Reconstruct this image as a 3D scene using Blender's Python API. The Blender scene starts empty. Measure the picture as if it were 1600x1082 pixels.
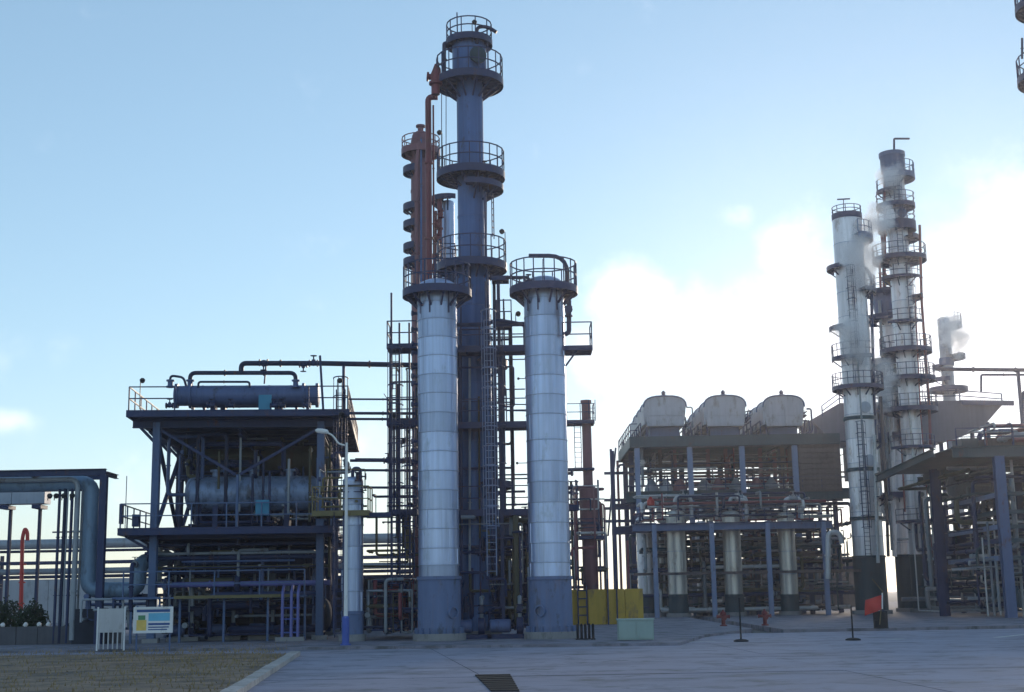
import bpy, math, random
from mathutils import Vector, Matrix
R = math.radians
SC = bpy.context.scene
COL = SC.collection
random.seed(7)

# ------------------------------------------------------------------ camera
H, F = 2.0, 2100.0                      # eye height (m), focal length in photo pixels
TH, RO = math.atan(389.0 / F), R(1.0)   # pitch up, slight roll
fw = Vector((0, math.cos(TH), math.sin(TH)))
u0 = Vector((0, -math.sin(TH), math.cos(TH))); r0 = Vector((1, 0, 0))
up = u0 * math.cos(RO) + r0 * math.sin(RO)
rt = r0 * math.cos(RO) - u0 * math.sin(RO)
EYE = Vector((0, 0, H))
cam = bpy.data.cameras.new('camera'); camo = bpy.data.objects.new('camera', cam); COL.objects.link(camo)
cam.sensor_width = 36; cam.lens = F / 1600 * 36; cam.clip_start = 0.5; cam.clip_end = 6000
camo.matrix_world = Matrix.Translation(EYE) @ Matrix((rt, up, -fw)).transposed().to_4x4()
SC.camera = camo

def ray(px, py): return (fw + rt * ((px - 800) / F) + up * ((541 - py) / F))
def W(px, py, Y):                        # the point at distance Y (m, ground plan) seen at a photo pixel
    d = ray(px, py); return EYE + d * (Y / d.y)
def G(px, py):                           # the ground point seen at a photo pixel
    d = ray(px, py); return EYE + d * (-H / d.z)
def ZA(X, Y, py):                        # height above plan point (X, Y) seen at row py
    k = (541 - py) / F
    a = up - fw * k
    return H - (a.x * X + a.y * Y) / a.z
def XA(px, Z, Y):
    k = (px - 800) / F
    a = rt - fw * k
    return -(a.y * Y + a.z * (Z - H)) / a.x
def PP(Y, pts): return [W(x, y, Y) for x, y in pts]

# ------------------------------------------------------------------ light
SUN_AZ, SUN_EL = R(17.0), R(11.0)        # azimuth from +Y towards +X
world = bpy.data.worlds.new('World'); SC.world = world; world.use_nodes = True
nt = world.node_tree; nt.nodes.clear()
def wn(t, **k):
    n = nt.nodes.new(t)
    for a, v in k.items(): setattr(n, a, v)
    return n
def wmath(op, a, b=None, c=None):
    n = wn('ShaderNodeMath', operation=op)
    for i, v in enumerate((a, b, c)):
        if v is None: continue
        if isinstance(v, (int, float)): n.inputs[i].default_value = v
        else: nt.links.new(v, n.inputs[i])
    return n.outputs[0]
sky = wn('ShaderNodeTexSky', sky_type='NISHITA')
sky.sun_disc = False; sky.sun_elevation = SUN_EL; sky.sun_rotation = SUN_AZ
sky.altitude = 200; sky.air_density = 1.0; sky.dust_density = 0.05; sky.ozone_density = 3.0
tc = wn('ShaderNodeTexCoord'); sp = wn('ShaderNodeSeparateXYZ'); nt.links.new(tc.outputs['Generated'], sp.inputs[0])
az = wmath('ARCTAN2', sp.outputs[0], sp.outputs[1]); el = wmath('ARCSINE', sp.outputs[2])
nz = wn('ShaderNodeTexNoise'); nz.inputs['Scale'].default_value = 17; nz.inputs['Detail'].default_value = 7; nz.inputs['Roughness'].default_value = .56
nt.links.new(tc.outputs['Generated'], nz.inputs['Vector'])
nz2 = wn('ShaderNodeTexNoise'); nz2.inputs['Scale'].default_value = 2.6; nz2.inputs['Detail'].default_value = 3
nt.links.new(tc.outputs['Generated'], nz2.inputs['Vector'])
# low banks of cloud and steam: (photo column, row, half width, half height, weight)
BLOBS = [(975, 462, 62, 46, 1.0), (1010, 545, 110, 62, 1.0), (1130, 540, 130, 70, .9), (1215, 395, 40, 52, .62), (1260, 520, 110, 90, .95),
         (1155, 338, 30, 20, .62), (1420, 560, 230, 130, 1.0), (1620, 520, 160, 190, .9), (1560, 330, 170, 130, .38), (8, 655, 42, 20, .75), (1440, 690, 800, 100, .55),
         (1900, 480, 200, 150, .8), (-350, 600, 260, 70, .7), (-900, 620, 300, 90, .7), (2500, 560, 300, 110, .8)]
acc = None
for (bx, by, bw, bh, wt) in BLOBS:
    d = ray(bx, by).normalized(); a_, e_ = math.atan2(d.x, d.y), math.asin(d.z)
    u = wmath('MULTIPLY', wmath('SUBTRACT', az, a_), F / bw); v = wmath('MULTIPLY', wmath('SUBTRACT', el, e_), F / bh)
    q = wmath('ADD', wmath('MULTIPLY', u, u), wmath('MULTIPLY', v, v))
    g = wmath('MULTIPLY', wmath('POWER', 2.718, wmath('MULTIPLY', q, -0.6)), wt)
    acc = g if acc is None else wmath('MAXIMUM', acc, g)
low = wmath('MULTIPLY', wmath('SUBTRACT', 1.0, wmath('MULTIPLY', wmath('ABSOLUTE', el), 2.6)), .35)   # elsewhere: cloud only low down
gen = wmath('MULTIPLY', wmath('MAXIMUM', low, 0.0), wmath('MULTIPLY', wmath('SUBTRACT', nz2.outputs[0], .5), 1.5))
acc = wmath('MAXIMUM', acc, gen)
dens = wmath('ADD', acc, wmath('MULTIPLY', wmath('SUBTRACT', nz.outputs[0], .5), 1.3))
mr = wn('ShaderNodeMapRange'); mr.interpolation_type = 'SMOOTHSTEP'
mr.inputs['From Min'].default_value = .16; mr.inputs['From Max'].default_value = .98
nt.links.new(dens, mr.inputs['Value'])
cm = wn('ShaderNodeMix', data_type='RGBA')
nt.links.new(mr.outputs[0], cm.inputs['Factor'])
gm = wn('ShaderNodeGamma'); gm.inputs['Gamma'].default_value = .68; nt.links.new(sky.outputs[0], gm.inputs['Color'])   # the phone's tone curve: flattens the sky's range
hs = wn('ShaderNodeHueSaturation'); hs.inputs['Hue'].default_value = .493; hs.inputs['Saturation'].default_value = 1.0; hs.inputs['Value'].default_value = 2.3; nt.links.new(gm.outputs[0], hs.inputs['Color'])
nt.links.new(hs.outputs[0], cm.inputs[6])
cm.inputs[7].default_value = (10.2, 10.6, 11.4, 1)
bg = wn('ShaderNodeBackground'); bg.inputs['Strength'].default_value = 0.10
wo = wn('ShaderNodeOutputWorld')
nt.links.new(cm.outputs[2], bg.inputs['Color']); nt.links.new(bg.outputs[0], wo.inputs['Surface'])

sun = bpy.data.lights.new('sun', 'SUN'); sun.energy = 1.5; sun.angle = R(10); sun.color = (1.0, .82, .62)
suno = bpy.data.objects.new('sun', sun); COL.objects.link(suno)
sdir = Vector((math.sin(SUN_AZ) * math.cos(SUN_EL), math.cos(SUN_AZ) * math.cos(SUN_EL), math.sin(SUN_EL)))
suno.rotation_euler = sdir.to_track_quat('Z', 'Y').to_euler(); suno.location = sdir * 300
SC.view_settings.view_transform = 'Standard'; SC.view_settings.look = 'None'
SC.view_settings.exposure = 0.42; SC.view_settings.gamma = 1.0; SC.view_settings.use_curve_mapping = False
SC.cycles.volume_bounces = 6; SC.cycles.max_bounces = 12
SC.render.resolution_x = 1024; SC.render.resolution_y = 692

# ------------------------------------------------------------------ materials
M = {}
def mat(name, col, rough=.55, metal=0.0, var=.18, scale=1.2, streak=.0, dirt=None, dirt_amt=.0, bump=.05, bscale=14, objvar=0.0):
    m = bpy.data.materials.new(name); m.use_nodes = True; t = m.node_tree; b = t.nodes['Principled BSDF']
    N = t.nodes.new; L = t.links.new
    geo = N('ShaderNodeNewGeometry')
    n1 = N('ShaderNodeTexNoise'); n1.inputs['Scale'].default_value = scale; n1.inputs['Detail'].default_value = 6; n1.inputs['Roughness'].default_value = .62
    L(geo.outputs['Position'], n1.inputs['Vector'])
    val = n1.outputs[0]
    if streak:
        mp = N('ShaderNodeMapping'); mp.inputs['Scale'].default_value = (3.2, 3.2, .16); L(geo.outputs['Position'], mp.inputs['Vector'])
        n2 = N('ShaderNodeTexNoise'); n2.inputs['Scale'].default_value = 1.6; n2.inputs['Detail'].default_value = 4; L(mp.outputs[0], n2.inputs['Vector'])
        mx = N('ShaderNodeMix'); mx.inputs[0].default_value = streak; L(n1.outputs[0], mx.inputs[2]); L(n2.outputs[0], mx.inputs[3]); val = mx.outputs[0]
    mr_ = N('ShaderNodeMapRange'); mr_.inputs['From Min'].default_value = .28; mr_.inputs['From Max'].default_value = .72
    mr_.inputs['To Min'].default_value = 1 - var; mr_.inputs['To Max'].default_value = 1 + var; L(val, mr_.inputs['Value'])
    fac = mr_.outputs[0]
    if objvar:
        oi = N('ShaderNodeObjectInfo'); m2 = N('ShaderNodeMapRange'); m2.inputs['To Min'].default_value = 1 - objvar; m2.inputs['To Max'].default_value = 1 + objvar
        L(oi.outputs['Random'], m2.inputs['Value']); mm = N('ShaderNodeMath'); mm.operation = 'MULTIPLY'; L(fac, mm.inputs[0]); L(m2.outputs[0], mm.inputs[1]); fac = mm.outputs[0]
    vs = N('ShaderNodeVectorMath'); vs.operation = 'SCALE'; vs.inputs[0].default_value = col[:3]; L(fac, vs.inputs['Scale'])
    out = vs.outputs[0]
    if dirt:
        n3 = N('ShaderNodeTexNoise'); n3.inputs['Scale'].default_value = scale * 2.3; n3.inputs['Detail'].default_value = 8; n3.inputs['Roughness'].default_value = .7
        mp3 = N('ShaderNodeMapping'); mp3.inputs['Scale'].default_value = (1, 1, .4); mp3.inputs['Location'].default_value = (5, 3, 1)
        L(geo.outputs['Position'], mp3.inputs['Vector']); L(mp3.outputs[0], n3.inputs['Vector'])
        m4 = N('ShaderNodeMapRange'); m4.inputs['From Min'].default_value = .62 - .3 * dirt_amt; m4.inputs['From Max'].default_value = .74 - .2 * dirt_amt; L(n3.outputs[0], m4.inputs['Value'])
        mc = N('ShaderNodeMix'); mc.data_type = 'RGBA'; L(m4.outputs[0], mc.inputs[0]); L(out, mc.inputs[6]); mc.inputs[7].default_value = (*dirt, 1); out = mc.outputs[2]
    L(out, b.inputs['Base Color'])
    b.inputs['Metallic'].default_value = metal; b.inputs['Specular IOR Level'].default_value = .28
    rr = N('ShaderNodeMapRange'); rr.inputs['To Min'].default_value = max(.05, rough - .12); rr.inputs['To Max'].default_value = min(1, rough + .12); L(n1.outputs[0], rr.inputs['Value']); L(rr.outputs[0], b.inputs['Roughness'])
    if bump:
        nb = N('ShaderNodeTexNoise'); nb.inputs['Scale'].default_value = bscale; nb.inputs['Detail'].default_value = 4; L(geo.outputs['Position'], nb.inputs['Vector'])
        bp = N('ShaderNodeBump'); bp.inputs['Strength'].default_value = bump * 4; bp.inputs['Distance'].default_value = .03; L(nb.outputs[0], bp.inputs['Height']); L(bp.outputs[0], b.inputs['Normal'])
    M[name] = m; return m
mat('wall_dark', (.10, .10, .115), .85, 0, .25, 1.2, .4)
mat('gantry_blue', (.20, .30, .43), .45, .2, .2, 1, .3, (.13, .17, .22), .3)
mat('strap', (.27, .32, .44), .4, .4, .1)
mat('box_dark', (.13, .12, .155), .6, 0, .2, .7, .5)
mat('red_dull', (.20, .045, .045), .6, 0, .2)
RUST = (.10, .045, .025)
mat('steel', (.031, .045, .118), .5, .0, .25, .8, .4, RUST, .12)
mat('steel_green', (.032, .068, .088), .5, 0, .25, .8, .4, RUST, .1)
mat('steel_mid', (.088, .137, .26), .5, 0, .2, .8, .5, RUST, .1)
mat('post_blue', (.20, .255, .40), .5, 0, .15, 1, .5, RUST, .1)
mat('tower_paint', (.068, .135, .315), .42, .15, .22, .9, .6, (.06, .06, .07), .15, .03, 6)
mat('tower_red', (.22, .10, .12), .5, .1, .28, .7, .6, (.12, .09, .12), .25)
mat('rust_pipe', (.21, .06, .075), .5, .1, .25, 1, .5, (.12, .06, .05), .3)
mat('clad', (.38, .46, .65), .36, .70, .2, .6, .75, (.30, .36, .47), .2, .05, 2.2, .2)
mat('clad_old', (.76, .74, .78), .42, .5, .2, .7, .75, (.44, .38, .36), .2, .04, 3, .12)
mat('silver', (.58, .56, .53), .35, .55, .18, 1, .7, (.35, .30, .26), .2, .05, 4)
mat('skirt', (.135, .185, .325), .6, 0, .15, 1.0, .5, (.09, .10, .12), .25)
mat('skirt_green', (.045, .07, .085), .6, 0, .2, .8, .5, (.05, .05, .05), .2)
mat('pipe_grey', (.26, .29, .33), .45, .2, .2, 1, .4, (.16, .13, .11), .2, .03, 8, .25)
mat('pipe_pale', (.52, .52, .53), .45, .2, .2, 1, .4, (.3, .25, .2), .2, .03, 8, .15)
mat('pipe_dark', (.028, .040, .10), .5, 0, .2, 1, .4, RUST, .15, .03, 8, .3)
mat('pipe_olive', (.09, .085, .055), .6, 0, .25, 1, .4, RUST, .2, .03, 8, .3)
mat('exch', (.095, .135, .27), .45, .1, .25, 1, .4, (.06, .07, .09), .2)
mat('drum', (.23, .31, .48), .45, .25, .3, 1, .3, (.09, .10, .13), .45)
mat('bluebox', (.05, .26, .42), .45, 0, .1)
mat('blue_paint', (.07, .12, .42), .5, 0, .15)
mat('violet_pipe', (.16, .17, .42), .5, 0, .15)
mat('yellow', (.58, .38, .06), .55, 0, .15, 1, .5, (.3, .2, .08), .3)
mat('yellow_dull', (.17, .145, .07), .6, 0, .2, 1, .4, RUST, .2)
mat('red', (.55, .05, .04), .5, 0, .15)
mat('white', (.78, .78, .78), .5, 0, .06, 1, .3, (.5, .48, .45), .1)
mat('panel_white', (.52, .52, .53), .6, 0, .1, 1.5, .6, (.36, .34, .32), .3)
mat('duct', (.40, .43, .50), .5, .2, .15, 1, .5, (.3, .3, .3), .2)
mat('lampblack', (.03, .03, .035), .4, 0, .1)
mat('box_lav', (.44, .44, .49), .55, .1, .15, .8, .5, (.27, .24, .24), .3)
mat('brown_panel', (.13, .10, .10), .7, 0, .25, .6, .7, (.07, .055, .05), .3)
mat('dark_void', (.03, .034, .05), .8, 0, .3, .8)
mat('wall_far', (.40, .41, .44), .8, 0, .12, .5, .4, (.25, .25, .26), .3)
mat('cabinet', (.30, .40, .38), .5, 0, .1, 1, .3, (.2, .22, .2), .2)
mat('rubber', (.025, .025, .027), .8, 0, .15)
mat('concrete', (.325, .313, .39), .85, 0, .14, .35, 0, (.17, .17, .18), .35, .10, 22, .05)
mat('concrete_pad', (.25, .24, .29), .88, 0, .2, .5, 0, (.11, .11, .115), .4, .1, 20)
mat('kerb', (.46, .42, .40), .8, 0, .15, 2, 0, (.25, .24, .23), .3, .1, 20, .1)
mat('plinth', (.27, .27, .28), .85, 0, .15, 1.5, .3, (.15, .15, .15), .3, .1, 20)
mat('dirt', (.30, .21, .155), .95, 0, .35, .9, 0, (.20, .15, .09), .5, .3, 9)
mat('dry_grass', (.30, .22, .11), .9, 0, .4, 3)
mat('ground', (.13, .125, .12), .95, 0, .25, .08, 0, (.16, .14, .11), .4, .15, 6)
mat('paint_line', (.62, .62, .60), .7, 0, .2, 4, 0, (.3, .3, .3), .4)
mat('leaf', (.035, .055, .025), .8, 0, .4, 6)
mat('board_blue', (.04, .10, .28), .5, 0, .05)
mat('board_cyan', (.16, .48, .68), .5, 0, .08)
mat('board_yellow', (.75, .52, .14), .5, 0, .12, 5)
mat('board_green', (.10, .28, .14), .5, 0, .12, 5)
mat('bark', (.06, .05, .04), .9)

def stain(name, loc, sc, lo, hi, col, amt):           # worn patches, oil and tyre scuffs with shapes of their own
    t = M[name].node_tree; b = t.nodes['Principled BSDF']; src = b.inputs['Base Color'].links[0].from_socket; N = t.nodes.new; L = t.links.new
    g = N('ShaderNodeNewGeometry'); mp = N('ShaderNodeMapping'); mp.inputs['Scale'].default_value = sc; mp.inputs['Location'].default_value = loc; L(g.outputs['Position'], mp.inputs['Vector'])
    n = N('ShaderNodeTexNoise'); n.inputs['Scale'].default_value = 1; n.inputs['Detail'].default_value = 9; n.inputs['Roughness'].default_value = .65; L(mp.outputs[0], n.inputs['Vector'])
    r = N('ShaderNodeMapRange'); r.inputs['From Min'].default_value = lo; r.inputs['From Max'].default_value = hi; r.inputs['To Max'].default_value = amt; L(n.outputs[0], r.inputs['Value'])
    x = N('ShaderNodeMix'); x.data_type = 'RGBA'; L(r.outputs[0], x.inputs[0]); L(src, x.inputs[6]); x.inputs[7].default_value = (*col, 1); L(x.outputs[2], b.inputs['Base Color'])
stain('concrete', (3, 1, 0), (.16, .5, 1), .52, .68, (.15, .15, .165), .75)
stain('concrete', (8, 5, 0), (1.4, 1.1, 1), .64, .72, (.07, .07, .075), .8)
stain('concrete', (2, 9, 0), (.05, 2.6, 1), .56, .70, (.42, .41, .43), .45)
stain('concrete_pad', (3, 1, 0), (.4, .6, 1), .5, .66, (.10, .10, .11), .8)
stain('dirt', (1, 1, 0), (.5, .9, 1), .48, .62, (.11, .09, .075), .85)
stain('dirt', (6, 2, 0), (5, 5, 1), .58, .66, (.40, .32, .22), .7)
stain('clad', (0, 0, 3), (5, 5, .10), .56, .70, (.26, .31, .43), .6)
stain('clad', (4, 1, 0), (1.1, 1.1, .25), .60, .72, (.36, .33, .33), .5)
stain('tower_paint', (0, 0, 3), (5, 5, .10), .55, .70, (.05, .07, .13), .7)
stain('skirt', (0, 0, 3), (4, 4, .3), .55, .70, (.22, .15, .13), .45)
# ------------------------------------------------------------------ mesh helpers
def V(*a): return Vector(a if len(a) > 1 else a[0])
class MB:
    def __init__(s, xf=None): s.v = []; s.f = []; s.xf = xf
    def add(s, vs, fs):
        o = len(s.v); s.v += [(s.xf @ Vector(p)) if s.xf else Vector(p) for p in vs]; s.f += [tuple(i + o for i in f) for f in fs]; return s
    def box(s, c, d, rz=0.0):
        cx, cy, cz = c; x, y, z = d[0] / 2, d[1] / 2, d[2] / 2; co, si = math.cos(rz), math.sin(rz)
        vs = [(cx + a * x * co - b * y * si, cy + a * x * si + b * y * co, cz + e * z) for e in (-1, 1) for a, b in ((-1, -1), (1, -1), (1, 1), (-1, 1))]
        return s.add(vs, [(3, 2, 1, 0), (4, 5, 6, 7), (0, 1, 5, 4), (1, 2, 6, 5), (2, 3, 7, 6), (3, 0, 4, 7)])
    def bar(s, p, q, w, h=None):
        p, q = Vector(p), Vector(q); h = h or w; d = (q - p)
        if d.length < 1e-5: return s
        d.normalize(); a = Vector((0, 0, 1)) if abs(d.z) < .95 else Vector((0, 1, 0))
        sd = d.cross(a).normalized(); u = sd.cross(d).normalized()
        vs = [e + sd * (i * w / 2) + u * (j * h / 2) for e in (p, q) for i, j in ((-1, -1), (1, -1), (1, 1), (-1, 1))]
        return s.add(vs, [(3, 2, 1, 0), (4, 5, 6, 7), (0, 1, 5, 4), (1, 2, 6, 5), (2, 3, 7, 6), (3, 0, 4, 7)])
    def ibeam(s, p, q, w, h):                     # H section: two flanges and a web
        p, q = Vector(p), Vector(q); d = (q - p).normalized(); a = Vector((0, 0, 1)) if abs(d.z) < .95 else Vector((0, 1, 0))
        sd = d.cross(a).normalized(); u = sd.cross(d).normalized(); t = max(.02, h * .09)
        for j in (-1, 1): s.bar(p + u * (j * (h / 2 - t / 2)), q + u * (j * (h / 2 - t / 2)), w, t)
        return s.bar(p, q, t, h - 2 * t - .002)
    def tube(s, pts, r, n=8, caps=True):
        pts = [Vector(p) for p in pts]; k = len(pts); rs = r if isinstance(r, (list, tuple)) else [r] * k
        d0 = (pts[1] - pts[0]).normalized(); a = Vector((0, 0, 1)) if abs(d0.z) < .9 else Vector((1, 0, 0))
        nrm = d0.cross(a).normalized(); vs = []
        for i, p in enumerate(pts):
            d = (pts[min(i + 1, k - 1)] - pts[max(i - 1, 0)]).normalized()
            nrm = (nrm - d * nrm.dot(d)).normalized(); b = d.cross(nrm)
            vs += [p + (nrm * math.cos(2 * math.pi * j / n) + b * math.sin(2 * math.pi * j / n)) * rs[i] for j in range(n)]
        fs = [(i * n + j, i * n + (j + 1) % n, (i + 1) * n + (j + 1) % n, (i + 1) * n + j) for i in range(k - 1) for j in range(n)]
        if caps: fs += [tuple(range(n - 1, -1, -1)), tuple((k - 1) * n + j for j in range(n))]
        return s.add(vs, fs)
    def lathe(s, prof, c, n=32, axis=None):        # prof: (radius, height); axis: direction of height
        c = Vector(c); ax = Vector(axis or (0, 0, 1)).normalized(); a = Vector((0, 1, 0)) if abs(ax.z) > .9 else Vector((0, 0, 1))
        e1 = a.cross(ax).normalized(); e2 = ax.cross(e1); vs = []; k = len(prof)
        for r, z in prof: vs += [c + ax * z + (e1 * math.cos(2 * math.pi * j / n) + e2 * math.sin(2 * math.pi * j / n)) * max(r, .001) for j in range(n)]
        fs = [(i * n + j, i * n + (j + 1) % n, (i + 1) * n + (j + 1) % n, (i + 1) * n + j) for i in range(k - 1) for j in range(n)]
        fs += [tuple(range(n - 1, -1, -1)), tuple((k - 1) * n + j for j in range(n))]
        return s.add(vs, fs)
    def sector(s, c, ri, ro, z0, z1, a0, a1, n=None):
        n = n or max(4, int(abs(a1 - a0) / (math.pi / 16))); full = abs(abs(a1 - a0) - 2 * math.pi) < 1e-3; vs = []
        for i in range(n + 1):
            a = a0 + (a1 - a0) * i / n; co, si = math.cos(a), math.sin(a)
            for r, z in ((ri, z0), (ro, z0), (ro, z1), (ri, z1)): vs.append((c[0] + r * co, c[1] + r * si, z))
        fs = []
        for i in range(n):
            for j in range(4): fs.append((i * 4 + j, i * 4 + (j + 1) % 4, i * 4 + 4 + (j + 1) % 4, i * 4 + 4 + j))
        if not full: fs += [(3, 2, 1, 0), (n * 4, n * 4 + 1, n * 4 + 2, n * 4 + 3)]
        return s.add(vs, fs)
    def prism(s, pts, z0, z1):
        n = len(pts); vs = [(x, y, z0) for x, y in pts] + [(x, y, z1) for x, y in pts]
        return s.add(vs, [tuple(range(n - 1, -1, -1)), tuple(range(n, 2 * n))] + [(i, (i + 1) % n, n + (i + 1) % n, n + i) for i in range(n)])
    def build(s, name, m, parent=None, label=None, cat=None, group=None, kind=None, angle=35):
        me = bpy.data.meshes.new(name); o = bpy.data.objects.new(name, me); COL.objects.link(o)
        org = Vector((0, 0, 0))
        if parent is not None:
            p = parent
            while p is not None: org = org + p.location; p = p.parent
            o.parent = parent
        elif s.v:
            x = [p.x for p in s.v]; y = [p.y for p in s.v]; z = [p.z for p in s.v]
            org = Vector(((min(x) + max(x)) / 2, (min(y) + max(y)) / 2, min(z))); o.location = org
        me.from_pydata([p - org for p in s.v], [], s.f)
        me.materials.append(M[m] if isinstance(m, str) else m)
        me.polygons.foreach_set('use_smooth', [True] * len(me.polygons)); me.update()
        me.set_sharp_from_angle(angle=R(angle))
        tag(o, label, cat, group, kind); return o
def tag(o, label=None, cat=None, group=None, kind=None):
    if label: o['label'] = label
    if cat: o['category'] = cat
    if group: o['group'] = group
    if kind: o['kind'] = kind
    return o
def thing(name, loc, label, cat, group=None):
    o = bpy.data.objects.new(name, None); COL.objects.link(o); o.location = Vector(loc); o.empty_display_size = .3
    return tag(o, label, cat, group)
def fillet(pts, rad, n=5):
    pts = [Vector(p) for p in pts]; out = [pts[0]]
    for i in range(1, len(pts) - 1):
        a, b, c = pts[i - 1], pts[i], pts[i + 1]; d1 = a - b; d2 = c - b
        if d1.length < 1e-4 or d2.length < 1e-4: continue
        t = min(rad, d1.length * .49, d2.length * .49); p0 = b + d1.normalized() * t; p1 = b + d2.normalized() * t
        for k in range(n + 1):
            s_ = k / n; out.append(p0 * (1 - s_) ** 2 + b * (2 * s_ * (1 - s_)) + p1 * s_ ** 2)
    out.append(pts[-1]); return out
def pipe(parent, pts, r, m='pipe_grey', name='pipe', bend=None, n=10, flanges=True, **k):
    mb = MB(); fp = fillet(pts, bend or r * 2.6); mb.tube(fp, r, n)
    if flanges:
        P = [Vector(p) for p in pts]
        for i in range(len(P) - 1):
            d = P[i + 1] - P[i]
            if d.length > r * 16:
                for t in ((.5,) if d.length < 5 else (.33, .7)):
                    c = P[i] + d * t; dn = d.normalized(); mb.lathe([(r * 1.45, -r * .3), (r * 1.45, r * .3)], c, n, dn)
    return mb.build(name, m, parent, **k)
def rail_pts(mb, pts, h=1.1, sp=1.4, r=.024, levels=(1.0, .5), closed=False):
    pts = [Vector(p) for p in pts]
    if closed: pts = pts + [pts[0]]
    for lv in levels:
        for a, b in zip(pts[:-1], pts[1:]): mb.bar(a + V(0, 0, h * lv), b + V(0, 0, h * lv), r * 2)
    acc_ = 0.0; last = None
    for a, b in zip(pts[:-1], pts[1:]):
        L_ = (b - a).length; k = max(1, round(L_ / sp)) if L_ > sp * .6 else 1
        for i in range(k + 1):
            p = a + (b - a) * (i / k)
            if last is None or (p - last).length > sp * .55: mb.bar(p, p + V(0, 0, h), r * 2.2); last = p
    return mb
def arc(c, r, z, a0, a1, n=20): return [V(c[0] + r * math.cos(a0 + (a1 - a0) * i / n), c[1] + r * math.sin(a0 + (a1 - a0) * i / n), z) for i in range(n + 1)]
def ringplat(parent, c, z, ri, ro, a0=0, a1=360, m='steel', th=.2, rail=True, railh=1.1, brk=8, rm=None, drop=.7, name='platform', post=1.0):
    a0, a1 = R(a0), R(a1); mb = MB()
    mb.sector(c, ri, ro - .03, z - .05, z, a0, a1); mb.sector(c, ro - .028, ro, z - th, z + .08, a0, a1)
    nb = max(2, int(brk * abs(a1 - a0) / (2 * math.pi)))
    for i in range(nb):
        a = a0 + (a1 - a0) * (i + .5) / nb; co, si = math.cos(a), math.sin(a)
        p0 = V(c[0] + ri * co, c[1] + ri * si, z - .12); p1 = V(c[0] + (ro - .06) * co, c[1] + (ro - .06) * si, z - .12); p2 = V(p0.x, p0.y, z - drop)
        mb.bar(p0, p1, .08, .12); mb.bar(p2, p1 + V(0, 0, -.04), .07, .09)
    pl = mb.build(name, m, parent)
    if rail: rail_pts(MB(), arc(c, ro - .05, z + .06, a0, a1, max(6, int(abs(a1 - a0) / .3))), railh, post).build('railing', rm or m, pl)
    return pl
def ladder(parent, x, y, z0, z1, ang, m='steel', cage=True, w=.42, name='ladder'):
    n = V(math.cos(ang), math.sin(ang), 0); s_ = V(-n.y, n.x, 0); mb = MB(); c = V(x, y, 0)
    for k in (-1, 1): mb.bar(c + s_ * (k * w / 2) + V(0, 0, z0), c + s_ * (k * w / 2) + V(0, 0, z1), .05)
    z = z0 + .2
    while z < z1: mb.bar(c - s_ * (w / 2) + V(0, 0, z), c + s_ * (w / 2) + V(0, 0, z), .03); z += .32
    o = mb.build(name, m, parent)
    if cage and z1 - z0 > 3:
        mb = MB(); z = z0 + 2.2
        def hoop(z): return [c + V(0, 0, z) + s_ * (.36 * math.cos(t)) + n * (.7 * math.sin(t)) for t in [math.pi * i / 7 for i in range(8)]]
        while z < z1 + .6:
            hp = hoop(z)
            for a, b in zip(hp[:-1], hp[1:]): mb.bar(a, b, .035, .05)
            z += .9
        for i in (1, 3, 4, 6): mb.bar(hoop(z0 + 2.2)[i], hoop(min(z - .9, z1 + .6))[i], .03)
        mb.build('safety_cage', m, o)
    return o
def flood(parent, p, h=1.2, m='lampblack', out=(.12, -.1, 0)):
    p = Vector(p); mb = MB(); q = p + V(0, 0, h); mb.tube([p, q], .022, 6); e = q + Vector(out); mb.tube([q, e], .02, 6)
    mb.lathe([(.05, -.12), (.10, -.08), (.13, 0), (.13, .05), (.06, .12)], e, 12); return mb.build('flood_lamp', m, parent)
def valve(parent, c, r, axis=(1, 0, 0), m='pipe_dark', wheel=True, stem=(0, 0, 1)):
    c = Vector(c); ax = Vector(axis).normalized(); st = Vector(stem); mb = MB()
    mb.lathe([(r * 1.6, -r * 2), (r * 1.6, -r * 1.5), (r * .9, -r * 1.4), (r * 1.3, 0), (r * .9, r * 1.4), (r * 1.6, r * 1.5), (r * 1.6, r * 2)], c, 12, ax)
    mb.lathe([(r * .9, 0), (r * .9, r * 1.6), (r * .35, r * 1.8), (r * .3, r * 3.2), (r * 1.5, r * 3.25), (r * 1.5, r * 3.5)] if wheel else [(r * .9, 0), (r * .8, r * 2)], c, 12, st)
    return mb.build('valve', m, parent)
def column(parent, x, y, z0, z1, w=.3, m='steel', name='column'):
    return MB().ibeam((x, y, z0), (x, y, z1), w, w).build(name, m, parent)
def clutter(parent, box, n, mats, rr, seed, xf=None, name='pipe', dirs='xyz', keep=.5, valves=.3):
    rd = random.Random(seed); u0_, u1_, v0_, v1_, z0_, z1_ = box; lo = (u0_, v0_, z0_); hi = (u1_, v1_, z1_)
    for i in range(n):
        p = [rd.uniform(lo[k], hi[k]) for k in range(3)]; pts = [tuple(p)]; last = -1
        for s_ in range(rd.randint(2, 5)):
            ax = rd.choice([k for k in range(3) if k != last and 'xyz'[k] in dirs]) if len(dirs) > 1 else 'xyz'.index(dirs)
            tgt = rd.uniform(lo[ax], hi[ax])
            if abs(tgt - p[ax]) < .3: tgt = lo[ax] if p[ax] > (lo[ax] + hi[ax]) / 2 else hi[ax]
            p[ax] = tgt; pts.append(tuple(p)); last = ax
        r = rd.uniform(*rr) * (1 if rd.random() < .7 else .6)
        q = [(xf @ Vector(a)) if xf else Vector(a) for a in pts]
        pipe(parent, q, r, rd.choice(mats), name, n=8)
        if rd.random() < valves:
            a, b = q[0], q[1]; valve(parent, a + (b - a) * .6, max(.05, r), (b - a).normalized(), rd.choice(mats), stem=(0, 0, 1) if abs((b - a).normalized().z) < .5 else (0, -1, 0))
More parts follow.
